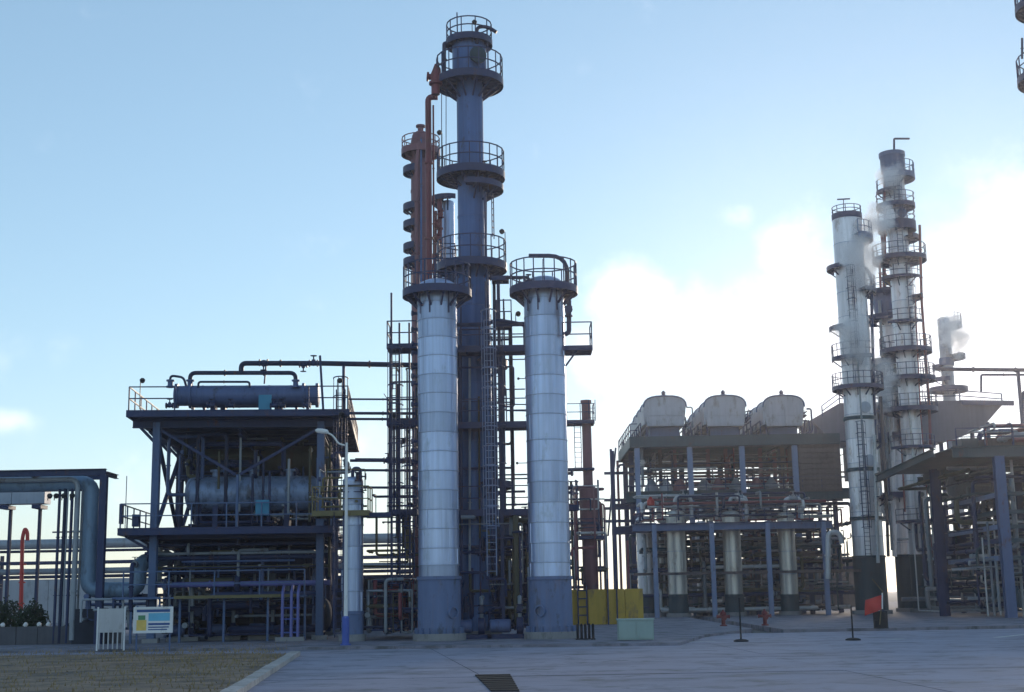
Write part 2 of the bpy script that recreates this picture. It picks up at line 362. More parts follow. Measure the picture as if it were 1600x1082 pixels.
def hdrum(name, label, p, q, r, m, cat='vessel', nozzles=3, saddles=True, zs=0.0, head='dish', group=None, bands=0):
    p, q = Vector(p), Vector(q); d = (q - p); L_ = d.length; d.normalize()
    t = thing(name, ((p + q) / 2).xy.to_3d() + V(0, 0, zs), label, cat, group)
    MB().lathe([(r, 0), (r, L_)], p, 28, d).build('shell', m, t)
    for e, s_ in ((p, -1), (q, 1)):
        if head == 'dish': pr = [(r * math.cos(a), r * .5 * math.sin(a)) for a in [math.pi / 2 * i / 6 for i in range(7)]]; MB().lathe([(r, -.01)] + pr, e, 28, d * s_).build('head', m, t)
        else: MB().lathe([(r * 1.22, .0), (r * 1.22, .12)], e, 28, d * s_).build('flange', m, t); MB().lathe([(r * .98, .12), (r * .98, r * 1.3), (r * 1.2, r * 1.3), (r * 1.2, r * 1.3 + .14), (r * .7, r * 1.3 + .2)], e, 28, d * s_).build('channel_head', m, t)
    for i in range(bands): MB().lathe([(r * 1.025, -.04), (r * 1.025, .04)], p + d * (L_ * (i + .5) / bands), 28, d).build('band', m, t)
    for i in range(nozzles):
        c = p + d * (L_ * (i + .6) / (nozzles + .2)); MB().lathe([(r * .22, r * .9), (r * .22, r * 1.25), (r * .36, r * 1.26), (r * .36, r * 1.38)], c, 12).build('nozzle', m, t)
    if saddles:
        sd = V(-d.y, d.x, 0)
        for f_ in (.2, .8):
            c = p + d * (L_ * f_); zb = zs; h = c.z - r * .72 - zb
            MB().bar(c - sd * r * .8 + V(0, 0, -c.z + zb + h / 2 + .002), c + sd * r * .8 + V(0, 0, -c.z + zb + h / 2 + .002), .24, max(h, .06)).build('saddle', 'steel', t)
    return t
def dome(r, k=.5, n=6, z=0): return [(r * math.cos(math.pi / 2 * i / n), z + r * k * math.sin(math.pi / 2 * i / n)) for i in range(n + 1)]
def vvessel(name, label, x, y, z0, z1, r, m, cat='vessel', skirt=None, sm='skirt_green', top=True, group=None, bands=0, joints=None, seg=32):
    t = thing(name, (x, y, 0), label, cat, group); zs = skirt if skirt else z0
    if joints:
        js = sorted(joints); rd = random.Random(int(x * 100))
        for a, b in zip(js[:-1], js[1:]):
            e = rd.uniform(-.006, .006); mb = MB(); mb.lathe([(r + .014 + e, a), (r + .014 + e, a + .05), (r + .002 + e, a + .06), (r + e, b + .02)], (x, y, 0), seg)
            for k in range(3):
                an = -math.pi / 2 + rd.uniform(-1.3, 1.3); mb.bar((x + (r + .006) * math.cos(an), y + (r + .006) * math.sin(an), a + .05), (x + (r + .006) * math.cos(an), y + (r + .006) * math.sin(an), b), .03)
            mb.build('cladding_band', m, t)
            MB().lathe([(r + .015, a - .012), (r + .021, a - .012), (r + .021, a + .02), (r + .015, a + .02)], (x, y, 0), seg).build('strap', 'strap', t)
    else:
        MB().lathe([(r, zs), (r, z1)], (x, y, 0), seg).build('shell', m, t)
        for i in range(bands): zz = zs + (z1 - zs) * (i + .5) / bands; MB().lathe([(r * 1.02, zz - .05), (r * 1.02, zz + .05)], (x, y, 0), seg).build('band', m, t)
    if top: MB().lathe([(r * .999, z1 - .01)] + dome(r * .999, .45, 6, z1), (x, y, 0), seg).build('head', m, t)
    if skirt: MB().lathe([(r * 1.06, z0 + .3), (r * 1.04, skirt - .1), (r * 1.10, skirt - .09), (r * 1.10, skirt + .06)], (x, y, 0), seg).build('skirt', sm, t); MB().lathe([(r * 1.3, z0), (r * 1.3, z0 + .3)], (x, y, 0), 8 if False else seg).build('plinth', 'plinth', t)
    return t
#==STRUCTURE==
# ------------------------------------------------------------------ ground, road, pads
def sheet(name, pts, z, m, parent=None, kind=None, t=0.0):
    mb = MB()
    if t: mb.prism(pts, z - t, z)
    else: mb.add([(x, y, z) for x, y in pts], [tuple(range(len(pts)))])
    return mb.build(name, m, parent, kind=kind)
def gp(px, py): p = G(px, py); return (p.x, p.y)
sheet('ground', [(-600, -200), (600, -200), (600, 860), (-600, 860)], -.16, 'ground', kind='structure')
# concrete road of cast slabs with open joints
road = sheet('road', [(-60, 5), (80, 5), (80, 66), (-60, 66)], -.02, 'dark_void', kind='structure')
jy = G(1200, 1050).y
xs = [-60, -14, 80]
k0, k1 = gp(705, 1031), gp(815, 1090)        # joint running towards the camera
def jx(y): return k0[0] + (k1[0] - k0[0]) * (y - k0[1]) / (k1[1] - k0[1])
g_ = .022
ys = [(5, 12), (12, 20), (20, jy - .05), (jy + .05, 44), (44, 54), (54, 66)]
cuts = [-60, -34, -22, 'j', 8, 16, 25, 36, 80]
for (ya, yb) in ys:
    for c0, c1 in zip(cuts[:-1], cuts[1:]):
        def cx(c, y): return jx(y) if c == 'j' else (c + (jx(y) - jx(40)) * (.25 if c < 30 and c > -30 else 0))
        sheet('slab', [(cx(c0, ya) + g_ / 2, ya + g_ / 2), (cx(c1, ya) - g_ / 2, ya + g_ / 2), (cx(c1, yb) - g_ / 2, yb - g_ / 2), (cx(c0, yb) + g_ / 2, yb - g_ / 2)], random.uniform(-.002, .003), 'concrete', road)
# drainage channel with a broken-open cover
a, b, c, d = gp(742, 1056), gp(797, 1055), gp(812, 1082), gp(768, 1082)
dg = thing('drain_grating', (a[0], a[1], 0), 'dark drain grating sunk in the concrete road at the bottom edge', 'drain')
MB().prism([a, b, c, d], .004, .012).build('frame', 'dark_void', dg)
for i in range(9):
    t0 = (i + .12) / 9; t1 = (i + .62) / 9
    p = lambda t, l, r: (l[0] + (r[0] - l[0]) * t, l[1] + (r[1] - l[1]) * t)
    MB().prism([p(t0, a, d), p(t0, b, c), p(t1, b, c), p(t1, a, d)], .013, .035).build('grate_bar', 'rubber', dg)
# left verge of dry earth with a kerb along the road
ke = [gp(372, 1082), gp(462, 1024)]
kd = Vector((ke[1][0] - ke[0][0], ke[1][1] - ke[0][1])); kn = kd.normalized(); ks = Vector((-kn.y, kn.x))
near = Vector(ke[0]) - kn * 14; far = Vector(ke[1])
vl = gp(0, 1017)
verge = sheet('verge', [tuple(near + ks * .1), tuple(far + ks * .1), (far.x - 3, far.y + 1.2), (-60, vl[1] + 1.0), (-60, near.y)], .06, 'dirt', kind='structure')
kerb = thing('kerb', (far.x, far.y, 0), 'pale stone kerb between the dry verge and the concrete road', 'kerb')
L_ = kd.length + 14; n_ = int(L_ / 1.0)
for i in range(n_):
    p0 = near + kn * (L_ * i / n_ + .012); p1 = near + kn * (L_ * (i + 1) / n_ - .012); w = .17 + random.uniform(-.01, .01); hh = .14 + random.uniform(-.012, .012)
    MB().prism([tuple(p0 - ks * w), tuple(p1 - ks * w), tuple(p1 + ks * w), tuple(p0 + ks * w)], -.05, hh).build('kerb_stone', 'kerb', kerb)
gr = MB(); rd = random.Random(3)
for i in range(5200):
    t = rd.random(); yy = near.y + (vl[1] - near.y) * (t ** .8); xr = near.x + (far.x - near.x) * min(1, (yy - near.y) / (far.y - near.y)) - .3; x = xr - abs(rd.gauss(0, 1)) * 7
    if yy > far.y: x -= .8
    h = rd.uniform(.04, .15); a_ = rd.uniform(0, 6.28); w = .02
    gr.add([(x - w * math.cos(a_), yy - w * math.sin(a_), .05), (x + w * math.cos(a_), yy + w * math.sin(a_), .05), (x + rd.uniform(-.06, .06), yy + rd.uniform(-.06, .06), .05 + h)], [(0, 1, 2)])
gr.build('grass', 'dry_grass', None, 'sparse dry grass tufts on the brown verge', 'grass', kind='stuff')
# plant aprons, a kerb step above the road
e0 = gp(1062, 1009); fl = gp(0, 1011)
apron = sheet('apron', [(-80, fl[1]), (e0[0], e0[1]), (e0[0] + 2.2, e0[1] + 9), (12.0, 70), (14, 140), (-80, 140)], .11, 'concrete_pad', kind='structure', t=.25)
yb = G(1300, 986).y
apron2 = sheet('apron', [(13.2, yb + .5), (17, yb), (110, yb + 4), (110, 200), (15.5, 200), (14.2, 100)], .10, 'concrete_pad', kind='structure', t=.25)
for (p, q, w) in (((1068, 1004), (1118, 1003), .16), ((1556, 997), (1602, 992), .16), ((1388, 1000), (1412, 999), .2)):
    A, B = G(*p), G(*q); d = (B - A).normalized(); s_ = V(-d.y, d.x, 0) * w
    MB().add([A - s_ + V(0, 0, .014), B - s_ + V(0, 0, .014), B + s_ + V(0, 0, .014), A + s_ + V(0, 0, .014)], [(0, 1, 2, 3)]).build('road_marking', 'paint_line', None, kind='structure')

# ------------------------------------------------------------------ distant strip: wall, pump house, pipe bridge
def wall_thing(name, label, cat, px0, px1, Y, py_top, m, depth=8, roof=True, panel=2.4, zb=.1):
    A = W(px0, 900, Y); B = W(px1, 900, Y); zt = ZA((A.x + B.x) / 2, Y, py_top)
    t = thing(name, ((A.x + B.x) / 2, Y, 0), label, cat)
    n = max(1, int((B.x - A.x) / panel))
    for i in range(n):
        xa = A.x + (B.x - A.x) * i / n + .02; xb = A.x + (B.x - A.x) * (i + 1) / n - .02
        MB().box(((xa + xb) / 2, Y + .1, (zb + zt) / 2), (xb - xa, .2, zt - zb)).build('wall_panel', m, t)
    MB().box(((A.x + B.x) / 2, Y + depth / 2 + .2, (zb + zt) / 2), (B.x - A.x - .1, depth, zt - zb - .1)).build('wall', m, t)
    if roof: MB().box(((A.x + B.x) / 2, Y + depth / 2, zt + .12), (B.x - A.x + .6, depth + .8, .2)).build('roof', 'steel', t)
    return t
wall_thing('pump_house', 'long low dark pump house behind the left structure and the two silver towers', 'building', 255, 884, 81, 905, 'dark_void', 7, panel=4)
wall_thing('site_wall', 'pale low site wall behind the bushes at the far left', 'wall', -260, 245, 130, 907, 'wall_far', .6, roof=False, panel=5)
wall_thing('yellow_wall', 'yellow panelled wall behind the right foot of the silver tower', 'wall', 889, 1004, 85, 921, 'yellow', .5, roof=False, panel=1.1)
wall_thing('switch_house', 'low dark switch house behind the silver vessels at right', 'building', 1010, 1335, 150, 876, 'brown_panel', 8, panel=5)
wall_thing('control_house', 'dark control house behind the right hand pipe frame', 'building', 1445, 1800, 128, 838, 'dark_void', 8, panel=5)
yw = [o for o in COL.objects if o.name.startswith('yellow_wall')][0]
for px in (903, 917, 950, 964): a = W(px, 940, 84.8); MB().bar((a.x, 84.8, .1), (a.x, 84.8, ZA(a.x, 84.8, 915 if px < 930 else 905)), .09).build('post', 'steel', yw)
for z_ in (.7, 1.2, 1.7, 2.2): a, b = W(903, 940, 84.75), W(917, 940, 84.75); MB().bar((a.x, 84.75, z_), (b.x, 84.75, z_), .07).build('rung', 'steel', yw)
# pipe bridge running behind the left half
Yb = 100
pb = thing('pipe_bridge', (W(300, 900, Yb).x, Yb, 0), 'long horizontal pipe bridge with thick pale pipes behind the left half', 'pipe bridge')
for (py, r, m, dy) in ((846, .36, 'pipe_grey', 0), (875, .13, 'pipe_dark', .6), (889, .22, 'pipe_grey', -.5), (897, .12, 'pipe_dark', .5), (856, .10, 'pipe_dark', 1.4)):
    z = ZA(-22, Yb, py); pipe(pb, [(-75, Yb + dy, z), (4.5, Yb + dy, z)], r, m, n=12)
for x in (-74, -62, -50, -38.5, -31, -22, -13, -5, 3):
    zt = ZA(x, Yb, 868)
    for dy in (-1.2, 1.9): column(pb, x, Yb + dy, 0.1, zt, .22, 'steel')
    for zz in (ZA(x, Yb, 905), zt): MB().ibeam((x, Yb - 1.2, zz - .5), (x, Yb + 1.9, zz - .5), .2, .24).build('beam', 'steel', pb)
# ------------------------------------------------------------------ the left process structure (steel frame with two decks)
AN = R(5.0); O = W(197, 641, 62.0); ZT = O.z
XF = Matrix.Translation((O.x, O.y, 0)) @ Matrix.Rotation(AN, 4, 'Z')
def L2(u, v, z): return XF @ V(u, v, z)
UL, VL = 10.35, 16.5
def vz(u, v, py): p = L2(u, v, 0); return ZA(p.x, p.y, py)
ZM, ZL = vz(3, 0, 824), vz(3, 1, 932)
ls = thing('process_structure', L2(5, 8, 0), 'dark two deck steel frame carrying a heat exchanger and a horizontal drum at left', 'steel structure')
def lbeam(u0, v0, z0, u1, v1, z1, w=.2, h=.3, m='steel', name='beam'): return MB().ibeam(L2(u0, v0, z0), L2(u1, v1, z1), w, h).build(name, m, ls)
us, vs_ = (1.25, 5.1, 8.95), (1.2, 8.3, 15.6)
for u in us:
    for v in vs_:
        if u == 5.1 and v == 1.2: continue
        p0, p1 = L2(u, v, .1), L2(u, v, ZT - .45)
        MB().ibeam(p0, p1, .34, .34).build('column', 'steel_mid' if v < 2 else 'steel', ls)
        MB(XF).box((u, v, .2), (.7, .7, .22)).build('footing', 'plinth', ls)
def deck(z, u0, u1, v0, v1, th=.24):
    d = MB(XF).box(((u0 + u1) / 2, (v0 + v1) / 2, z - .04), (u1 - u0, v1 - v0, .07)).build('deck_plate', 'steel', ls)
    for v in (v0 + .06, v1 - .06): MB(XF).box(((u0 + u1) / 2, v, z - th / 2 - .08), (u1 - u0, .1, th)).build('edge_beam', 'steel', ls)
    for u in (u0 + .06, u1 - .06): MB(XF).box((u, (v0 + v1) / 2, z - th / 2 - .08), (.1, v1 - v0 - .24, th)).build('edge_beam', 'steel', ls)
    for i in range(int((v1 - v0) / 1.6)): lbeam(u0 + .15, v0 + 1 + i * 1.6, z - .2, u1 - .15, v0 + 1 + i * 1.6, z - .2, .14, .22, name='joist')
    return d
def lrail(z, pts, m='steel', h=1.1, sp=1.5): return rail_pts(MB(), [L2(u, v, z) for u, v in pts], h, sp, .026).build('railing', m, ls)
deck(ZT, 0, UL, 0, VL); lrail(ZT, [(5.2, VL - .1), (.1, VL - .1), (.1, .1), (2.2, .1)]); lrail(ZT, [(8.4, .1), (UL - .1, .1), (UL - .1, VL - .1), (5.2, VL - .1)])
deck(ZM, -.2, 9.6, 0, VL, .26); lrail(ZM, [(-.1, 8), (-.1, .1), (9.5, .1), (9.5, 9)], 'steel_mid')
for v in (1.2, 8.3, 15.6):
    for z in (ZT - .52, ZM - .3): lbeam(0.1, v, z, 9.6, v, z, .24, .36, 'steel')
for u in us: lbeam(u, 1.2, ZT - .9, u, 15.6, ZT - .9, .22, .3); lbeam(u, 1.2, ZM - .62, u, 15.6, ZM - .62, .22, .3)
# braces: V in the front bay, crosses in the side bays, gusset plates under the overhang
def brace(a, b, w=.17, m='steel'): return MB().bar(L2(*a), L2(*b), w, w).build('brace', m, ls)
brace((1.4, 1.15, ZT - .8), (4.95, 1.15, vz(5, 1.2, 742)), .13, 'steel'); brace((8.8, 1.15, ZT - .8), (5.15, 1.15, vz(5, 1.2, 742)), .13, 'steel')
MB().bar(L2(5.05, 1.15, ZM), L2(5.05, 1.15, vz(5, 1.2, 742)), .12).build('post', 'steel_mid', ls)
for u in (1.25, 8.95):
    brace((u, 1.3, ZT - 1.1), (u, 8.2, ZM)); brace((u + .05, 8.2, ZT - 1.1), (u + .05, 1.3, ZM))
    brace((u, 8.4, ZT - 1.1), (u, 15.5, ZM)); brace((u + .05, 15.5, ZT - 1.1), (u + .05, 8.4, ZM))
    brace((u, 8.4, ZM - .8), (u, 15.5, .3)); brace((u + .05, 15.5, ZM - .8), (u + .05, 8.4, .3))
for v in (1.25, 5, 8.3, 12): brace((1.25, v, ZT - 1.5), (.2, v, ZT - .4), .14); brace((1.25, v, ZM - 1.1), (-.1, v, ZM - .3), .12)
# lower gangway with handrails, yellow edge
gz = vz(4, .6, 932)
MB(XF).box((4.1, .75, gz - .05), (8.6, 1.1, .08)).build('gangway', 'steel_mid', ls); MB(XF).box((5.2, .16, gz - .03), (5.6, .05, .14)).build('gangway_edge', 'yellow_dull', ls)
lrail(gz, [(.1, .25), (8.3, .25)], 'steel_mid', 1.15, 1.9)
for z, m, r in ((vz(4, .5, 913), 'violet_pipe', .13), (vz(4, 2, 865), 'pipe_grey', .07), (vz(4, 2, 851), 'pipe_dark', .09), (vz(4, 2, 887), 'pipe_olive', .08), (vz(4, 2, 872), 'pipe_dark', .1)):
    pipe(ls, [L2(1.0, 1.9, z), L2(9.4, 1.9, z)], r, m)
for u in (.4, 2.6, 4.6, 6.6, 8.3): MB().bar(L2(u, .75, .1), L2(u, .75, gz - .1), .1).build('gangway_post', 'steel_mid', ls)
# violet pipe stand at the road edge
for u in (7.35, 7.75, 8.05): pipe(ls, [L2(u, -.25, .12), L2(u, -.25, gz + .1), L2(u, .5, gz + .4)], .07, 'violet_pipe', flanges=False)
for z in (.5, 1.1, 1.6): MB().bar(L2(7.25, -.25, z), L2(8.15, -.25, z), .05).build('pipe_clamp', 'blue_paint', ls)
MB(XF).box((7.7, -.25, .2), (1.3, .5, .2)).build('footing', 'plinth', ls)
# pipework
clutter(ls, (1.5, 8.8, 2.2, 8, ZM + .2, ZT - .9), 34, ['pipe_dark', 'pipe_grey', 'pipe_olive', 'exch', 'pipe_dark'], (.04, .13), 11, XF)
clutter(ls, (1.5, 9, 1.5, 6, .4, ZM - .7), 34, ['pipe_dark', 'pipe_olive', 'steel', 'pipe_grey', 'exch'], (.03, .08), 15, XF); clutter(ls, (1.5, 9, 1.6, 15, .3, ZM - .8), 70, ['pipe_dark', 'pipe_grey', 'pipe_olive', 'exch', 'pipe_dark'], (.05, .2), 12, XF)
clutter(ls, (8.4, 10.3, .6, 7, ZM - 1, ZT - .9), 16, ['pipe_dark', 'pipe_grey', 'exch'], (.04, .12), 13, XF)
clutter(ls, (.2, 2.0, .6, 3, 1.6, ZM - .5), 9, ['pipe_dark', 'pipe_grey', 'exch'], (.05, .12), 14, XF)
for u, z0, z1 in ((6.2, 5.6, 8.5), (6.5, 5.6, 8.0), (7.4, 6, 8.6), (9.35, 3, 9.4), (9.7, 2.6, 8.2), (5.7, 5.5, 7.9), (4.1, 7.2, 9), (8.4, 5.6, 9.2)): pipe(ls, [L2(u, 1.7, z0), L2(u, 1.7, z1)], .06, random.choice(['pipe_grey', 'pipe_olive', 'pipe_dark']))
for px, py in ((218, 640), (527, 640), (530, 668)):
    p = W(px, py, 62.6); flood(ls, p, 1.35 if py < 650 else .6)
MB(XF).box((-.1, .3, ZM + .65), (.12, .5, .9)).build('switch_box', 'steel', ls); MB(XF).box((.55, .4, ZM + .35), (.3, .4, .55)).build('switch_box', 'steel', ls)
MB().bar(L2(.1, .2, ZM), L2(.1, .2, ZM + 2.4), .03).build('post', 'steel', ls)
ladder(ls, L2(9.9, .5, 0).x, L2(9.9, .5, 0).y, .2, ZT + 1, -math.pi / 2 + AN, 'steel')
flb = MB(); p = W(505, 640, 62.5); flb.tube([p, W(500, 556, 62.5)], .055, 8); flb.build('pole', 'steel', ls)
MB().bar(W(537, 640, 63.5), W(537, 572, 63.5), .13).build('pipe_support', 'steel', ls)
# blue instrument cabinet on the mid deck
p = W(410, 808, 63.0); cab = thing('instrument_cabinet', (p.x, p.y, p.z), 'bright blue instrument cabinet below the horizontal drum on the dark frame', 'cabinet')
MB().box((p.x, p.y, p.z + .42), (.62, .3, .72), AN).build('cabinet_body', 'bluebox', cab); MB().box((p.x, p.y - .17, p.z + .42), (.54, .03, .62), AN).build('door', 'bluebox', cab)
for s_ in (-1, 1): MB().box((p.x + s_ * .24, p.y, p.z - .1), (.06, .2, .31), AN).build('leg', 'steel', cab)
# heat exchanger on top, drums inside
hz = ZT + .38 + .55
HX = lambda px, py: W(px, py, 64.6)
A, B = HX(300, 619), HX(470, 619); B = V(B.x, A.y + (B.x - A.x) * math.tan(AN), A.z)
hx = hdrum('heat_exchanger', 'long blue grey tube heat exchanger with flanged heads on the top deck', A, B, .50, 'exch', 'heat exchanger', 0, True, ZT, 'flange', bands=5)
A2 = A + V(.3, 1.6, .05); B2 = B + V(-.6, 1.6, .05)
hdrum('heat_exchanger', 'second tube heat exchanger lying behind the front one on the top deck', A2, B2, .42, 'exch', 'heat exchanger', 1, True, ZT, 'flange', bands=4)
Yh = 64.6
pipe(hx, PP(Yh, [(297, 602), (297, 583), (462, 583), (462, 602)]), .105, 'pipe_dark', 'pipe', .42)
pipe(hx, PP(Yh - .3, [(310, 606), (310, 597), (390, 597), (390, 606)]), .055, 'pipe_dark', 'pipe', .2)
pipe(hx, PP(Yh, [(266, 606), (266, 587), (287, 590), (291, 604)]), .06, 'pipe_dark', 'pipe', .2)
for px in (297, 462, 266): MB().lathe([(.2, 0), (.2, .08), (.13, .1), (.13, .3), (.2, .31), (.2, .38)], W(px, 606, Yh), 14).build('nozzle', 'exch', hx)
MB().bar(W(413, 600, Yh), W(416, 568, Yh), .07).build('pipe_support', 'steel', hx)
for px in (265, 330, 360, 428, 440, 480): valve(hx, W(px, 634, Yh - .7), .09, (1, 0, 0), 'pipe_dark')
MB().prism([(HX(408, 619).x, Yh - .62), (HX(428, 619).x, Yh - .62), (HX(428, 619).x, Yh - .55), (HX(408, 619).x, Yh - .55)], ZT + .02, ZT + .9).build('instrument_panel', 'bluebox', hx)
ov = thing('overhead_pipe', W(560, 640, 63.5), 'thick dark overhead pipe from the heat exchanger across to the towers', 'pipe')
pipe(ov, [HX(377, 584)] + PP(Yh, [(377, 568), (500, 568), (655, 571)]), .125, 'pipe_dark', 'pipe', .5)
valve(ov, W(490, 568, Yh), .11, (1, 0, 0)); valve(ov, W(412, 567, Yh), .11, (1, 0, 0), stem=(0, 0, -1)); valve(ov, W(474, 570, Yh), .1, (1, 0, 0), stem=(0, 0, -1))
DZ = vz(4, 3, 772)
A = L2(2.75, 3.0, DZ); B = L2(8.4, 3.0, DZ)
hdrum('horizontal_drum', 'steel blue horizontal drum lying across the middle deck of the dark frame', A, B, .84, 'drum', 'drum', 3, True, ZM, bands=4)
hdrum('horizontal_drum', 'olive dark drum high under the top deck behind the front brace', L2(2.4, 6.5, vz(4, 6.5, 722)), L2(8.8, 6.5, vz(4, 6.5, 722)), .8, 'pipe_olive', 'drum', 3, True, vz(4, 6.5, 745), bands=3)
hdrum('horizontal_drum', 'dark drum at the back of the middle deck', L2(2.0, 11, ZM + 1.5), L2(9, 11, ZM + 1.5), 1.1, 'pipe_dark', 'drum', 3, True, ZM)
hdrum('horizontal_drum', 'upper dark drum at the back under the top deck', L2(2.0, 12, ZM + 3.9), L2(9, 12, ZM + 3.9), 1.0, 'pipe_dark', 'drum', 2, False, ZM)
hdrum('horizontal_drum', 'dark drum hung below the middle deck at left', L2(2.2, 4.5, ZM - 1.5), L2(8.6, 4.5, ZM - 1.5), .75, 'pipe_dark', 'drum', 1, False, .1)
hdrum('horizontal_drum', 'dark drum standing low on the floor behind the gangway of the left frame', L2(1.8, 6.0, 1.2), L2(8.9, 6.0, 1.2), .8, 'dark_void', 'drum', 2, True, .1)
for i, (u, v, lab) in enumerate(((2.4, 3.2, 'left'), (4.3, 3.6, 'middle'), (6.2, 3.3, 'right'))):
    t = thing('pump', L2(u, v, .1), 'small dark pump on the floor of the left frame, %s of three' % lab, 'pump', 'pumps under the left frame')
    MB(XF).box((u, v, .2), (1.5, .6, .2)).build('base', 'plinth', t)
    MB().lathe([(.2, -.4), (.26, -.35), (.26, .3), (.2, .38)], L2(u - .3, v, .62), 16, L2(1, 0, 0) - L2(0, 0, 0)).build('motor', 'exch', t)
    MB().lathe([(.12, -.15), (.32, -.12), (.32, .12), (.12, .15)], L2(u + .4, v, .62), 16, L2(1, 0, 0) - L2(0, 0, 0)).build('casing', 'pipe_dark', t)
    pipe(t, [L2(u + .4, v, .9), L2(u + .4, v, 2.6), L2(u + .4, v + 2, 2.6)], .09, 'pipe_grey')
#==TOWERS==
# ------------------------------------------------------------------ the two silver towers in front
def jz(X, Y, rows): return [ZA(X, Y, r) for r in rows]
PXM = 2100.0
def silver_tower(name, label, px, Y, rows, skirt_row, plat_row, rim, rad, seed):
    z0 = .11; X = XA(px, 3.0, Y); jr = jz(X, Y, rows); zs = ZA(X, Y, skirt_row)
    jr = jr + [ZA(X, Y, plat_row) + .18]; t = vvessel(name, label, X, Y, z0, ZA(X, Y, plat_row) + .2, rad, 'clad', 'tower', zs, 'skirt', True, joints=jr)
    zp = ZA(X, Y, plat_row)
    ringplat(t, (X, Y), zp, rad * .98, rim, 0, 360, 'steel', .26, True, 1.15, 12, drop=.75, post=.85)
    # anchor chairs and bolts round the foot, access hole in the skirt
    for i in range(16):
        a = 2 * math.pi * i / 16; MB().box((X + rad * 1.14 * math.cos(a), Y + rad * 1.14 * math.sin(a), z0 + .42), (.12, .05, .24), a).build('anchor_chair', 'skirt', t)
    an = -math.pi / 2 + (.7 if seed == 1 else -.5); MB().lathe([(.26, 0), (.26, .16), (.2, .17), (.2, .05)], (X + rad * 1.0 * math.cos(an), Y + rad * 1.0 * math.sin(an), 1.3), 18, (math.cos(an), math.sin(an), 0)).build('access_port', 'skirt', t)
    for a in (-2.5, -.9, -1.9): mb = MB(); mb.bar((X + rad * 1.02 * math.cos(a), Y + rad * 1.02 * math.sin(a), zp - 1.1), (X + rad * 1.02 * math.cos(a), Y + rad * 1.02 * math.sin(a), zp - .1), .05, .07); mb.build('hanger', 'steel', t)
    return t, X, zp
tA, XA_, zA = silver_tower('silver_tower', 'silver clad tower with plain round top platform, left of the front pair', 686, 60, (476, 503, 531, 560, 589, 618, 648, 678, 708, 738, 768, 798, 828, 858, 884, 903), 903, 457, 1.58, .90, 1)
tB, XB_, zB = silver_tower('silver_tower', 'silver clad tower with a curved vent pipe on top, right of the front pair', 859, 60, (470, 498, 529, 560, 590, 620, 650, 690, 723, 755, 787, 818, 850, 880, 903), 903, 453, 1.56, .91, 2)
pipe(tB, PP(59.7, [(886, 456), (886, 400), (826, 400)]), .10, 'pipe_dark', 'vent_pipe', .9, 12, False)
pipe(tB, PP(59.3, [(889, 470), (889, 520), (882, 523)]), .11, 'pipe_dark', 'drain_pipe', .2)
valve(tB, W(888, 487, 59.3), .12, (0, 0, 1), stem=(0, -1, 0)); valve(tB, W(812, 446, 59.2), .09, (1, 0, 0)); valve(tB, W(826, 440, 59.2), .09, (1, 0, 0))
MB().bar(W(848, 448, 58.6), W(848, 405, 58.6), .03).build('lightning_rod', 'steel', tB)
# box gallery on the right of tower B
def gallery(parent, px0, px1, py, Y, dep=1.3, m='steel', rail=True, th=.22, name='gallery', sides='lfr'):
    A, B = W(px0, py, Y), W(px1, py, Y); z = (A.z + B.z) / 2; mb = MB()
    mb.box(((A.x + B.x) / 2, Y + dep / 2, z - .04), (B.x - A.x - .06, dep - .1, .05)); mb.box(((A.x + B.x) / 2, Y, z - th / 2 + .03), (B.x - A.x, .05, th)); mb.box(((A.x + B.x) / 2, Y + dep, z - th / 2 + .03), (B.x - A.x, .05, th))
    for s_, x in ((1, A.x), (-1, B.x)): mb.box((x + s_ * .027, Y + dep / 2, z - th / 2 + .03), (.05, dep - .06, th))
    x = A.x + .5
    while x < B.x - .3: mb.box((x, Y + dep / 2, z - .12), (.07, dep - .08, .1)); x += .9
    g = mb.build(name, m, parent)
    if rail:
        pts = []
        if 'l' in sides: pts.append(V(A.x + .03, Y + dep - .05, z))
        pts += [V(A.x + .03, Y, z), V(B.x - .03, Y, z)]
        if 'r' in sides: pts.append(V(B.x - .03, Y + dep - .05, z))
        rail_pts(MB(), pts, 1.1, 1.1, .024).build('railing', m, g)
    return g
gallery(tB, 879, 926, 541, 59.6, 1.4); MB().bar(W(884, 572, 60), W(905, 543, 60), .08).build('gallery_brace', 'steel', tB)
for px, rows in ((649, (490, 515, 538, 552, 575, 588, 600, 632, 690, 705, 722, 748)), (889, (740, 762, 770))):
    for r_ in rows:
        p = W(px, r_, 60.3); MB().lathe([(.10, -.16), (.10, -.1), (.07, -.1), (.07, .1), (.13, .1), (.13, .18)], p, 12, (-1 if px < 700 else 1, -.3, 0)).build('nozzle', 'pipe_dark', tA if px < 700 else tB)

# ------------------------------------------------------------------ the tall dark tower behind them
Y = 64.0; X = XA(741, 8.0, Y)
z = lambda r: ZA(X, Y, r)
tt = thing('tall_tower', (X, Y, 0), 'tallest slender dark blue grey tower with three round platforms and a swan neck vent', 'tower')
MB().lathe([(.87, .4), (.87, z(420)), (.66, z(405))], (X, Y, 0), 36).build('lower_shell', 'tower_paint', tt)
MB().lathe([(.66, z(405) - .02), (.66, z(122))], (X, Y, 0), 36).build('upper_shell', 'tower_paint', tt)
MB().lathe([(.66, z(122)), (.86, z(116)), (.86, z(72))] + dome(.86, .2, 5, z(72)), (X, Y, 0), 36).build('top_drum', 'tower_paint', tt)
MB().lathe([(1.2, .1), (1.2, .4)], (X, Y, 0), 28).build('plinth', 'plinth', tt)
for r_ in (340, 372, 480, 520, 560, 600, 640, 690, 740, 780): rr_ = .66 if r_ < 400 else .87; MB().lathe([(rr_ * 1.03, z(r_) - .05), (rr_ * 1.03, z(r_) + .05)], (X, Y, 0), 36).build('stiffener', 'tower_paint', tt)
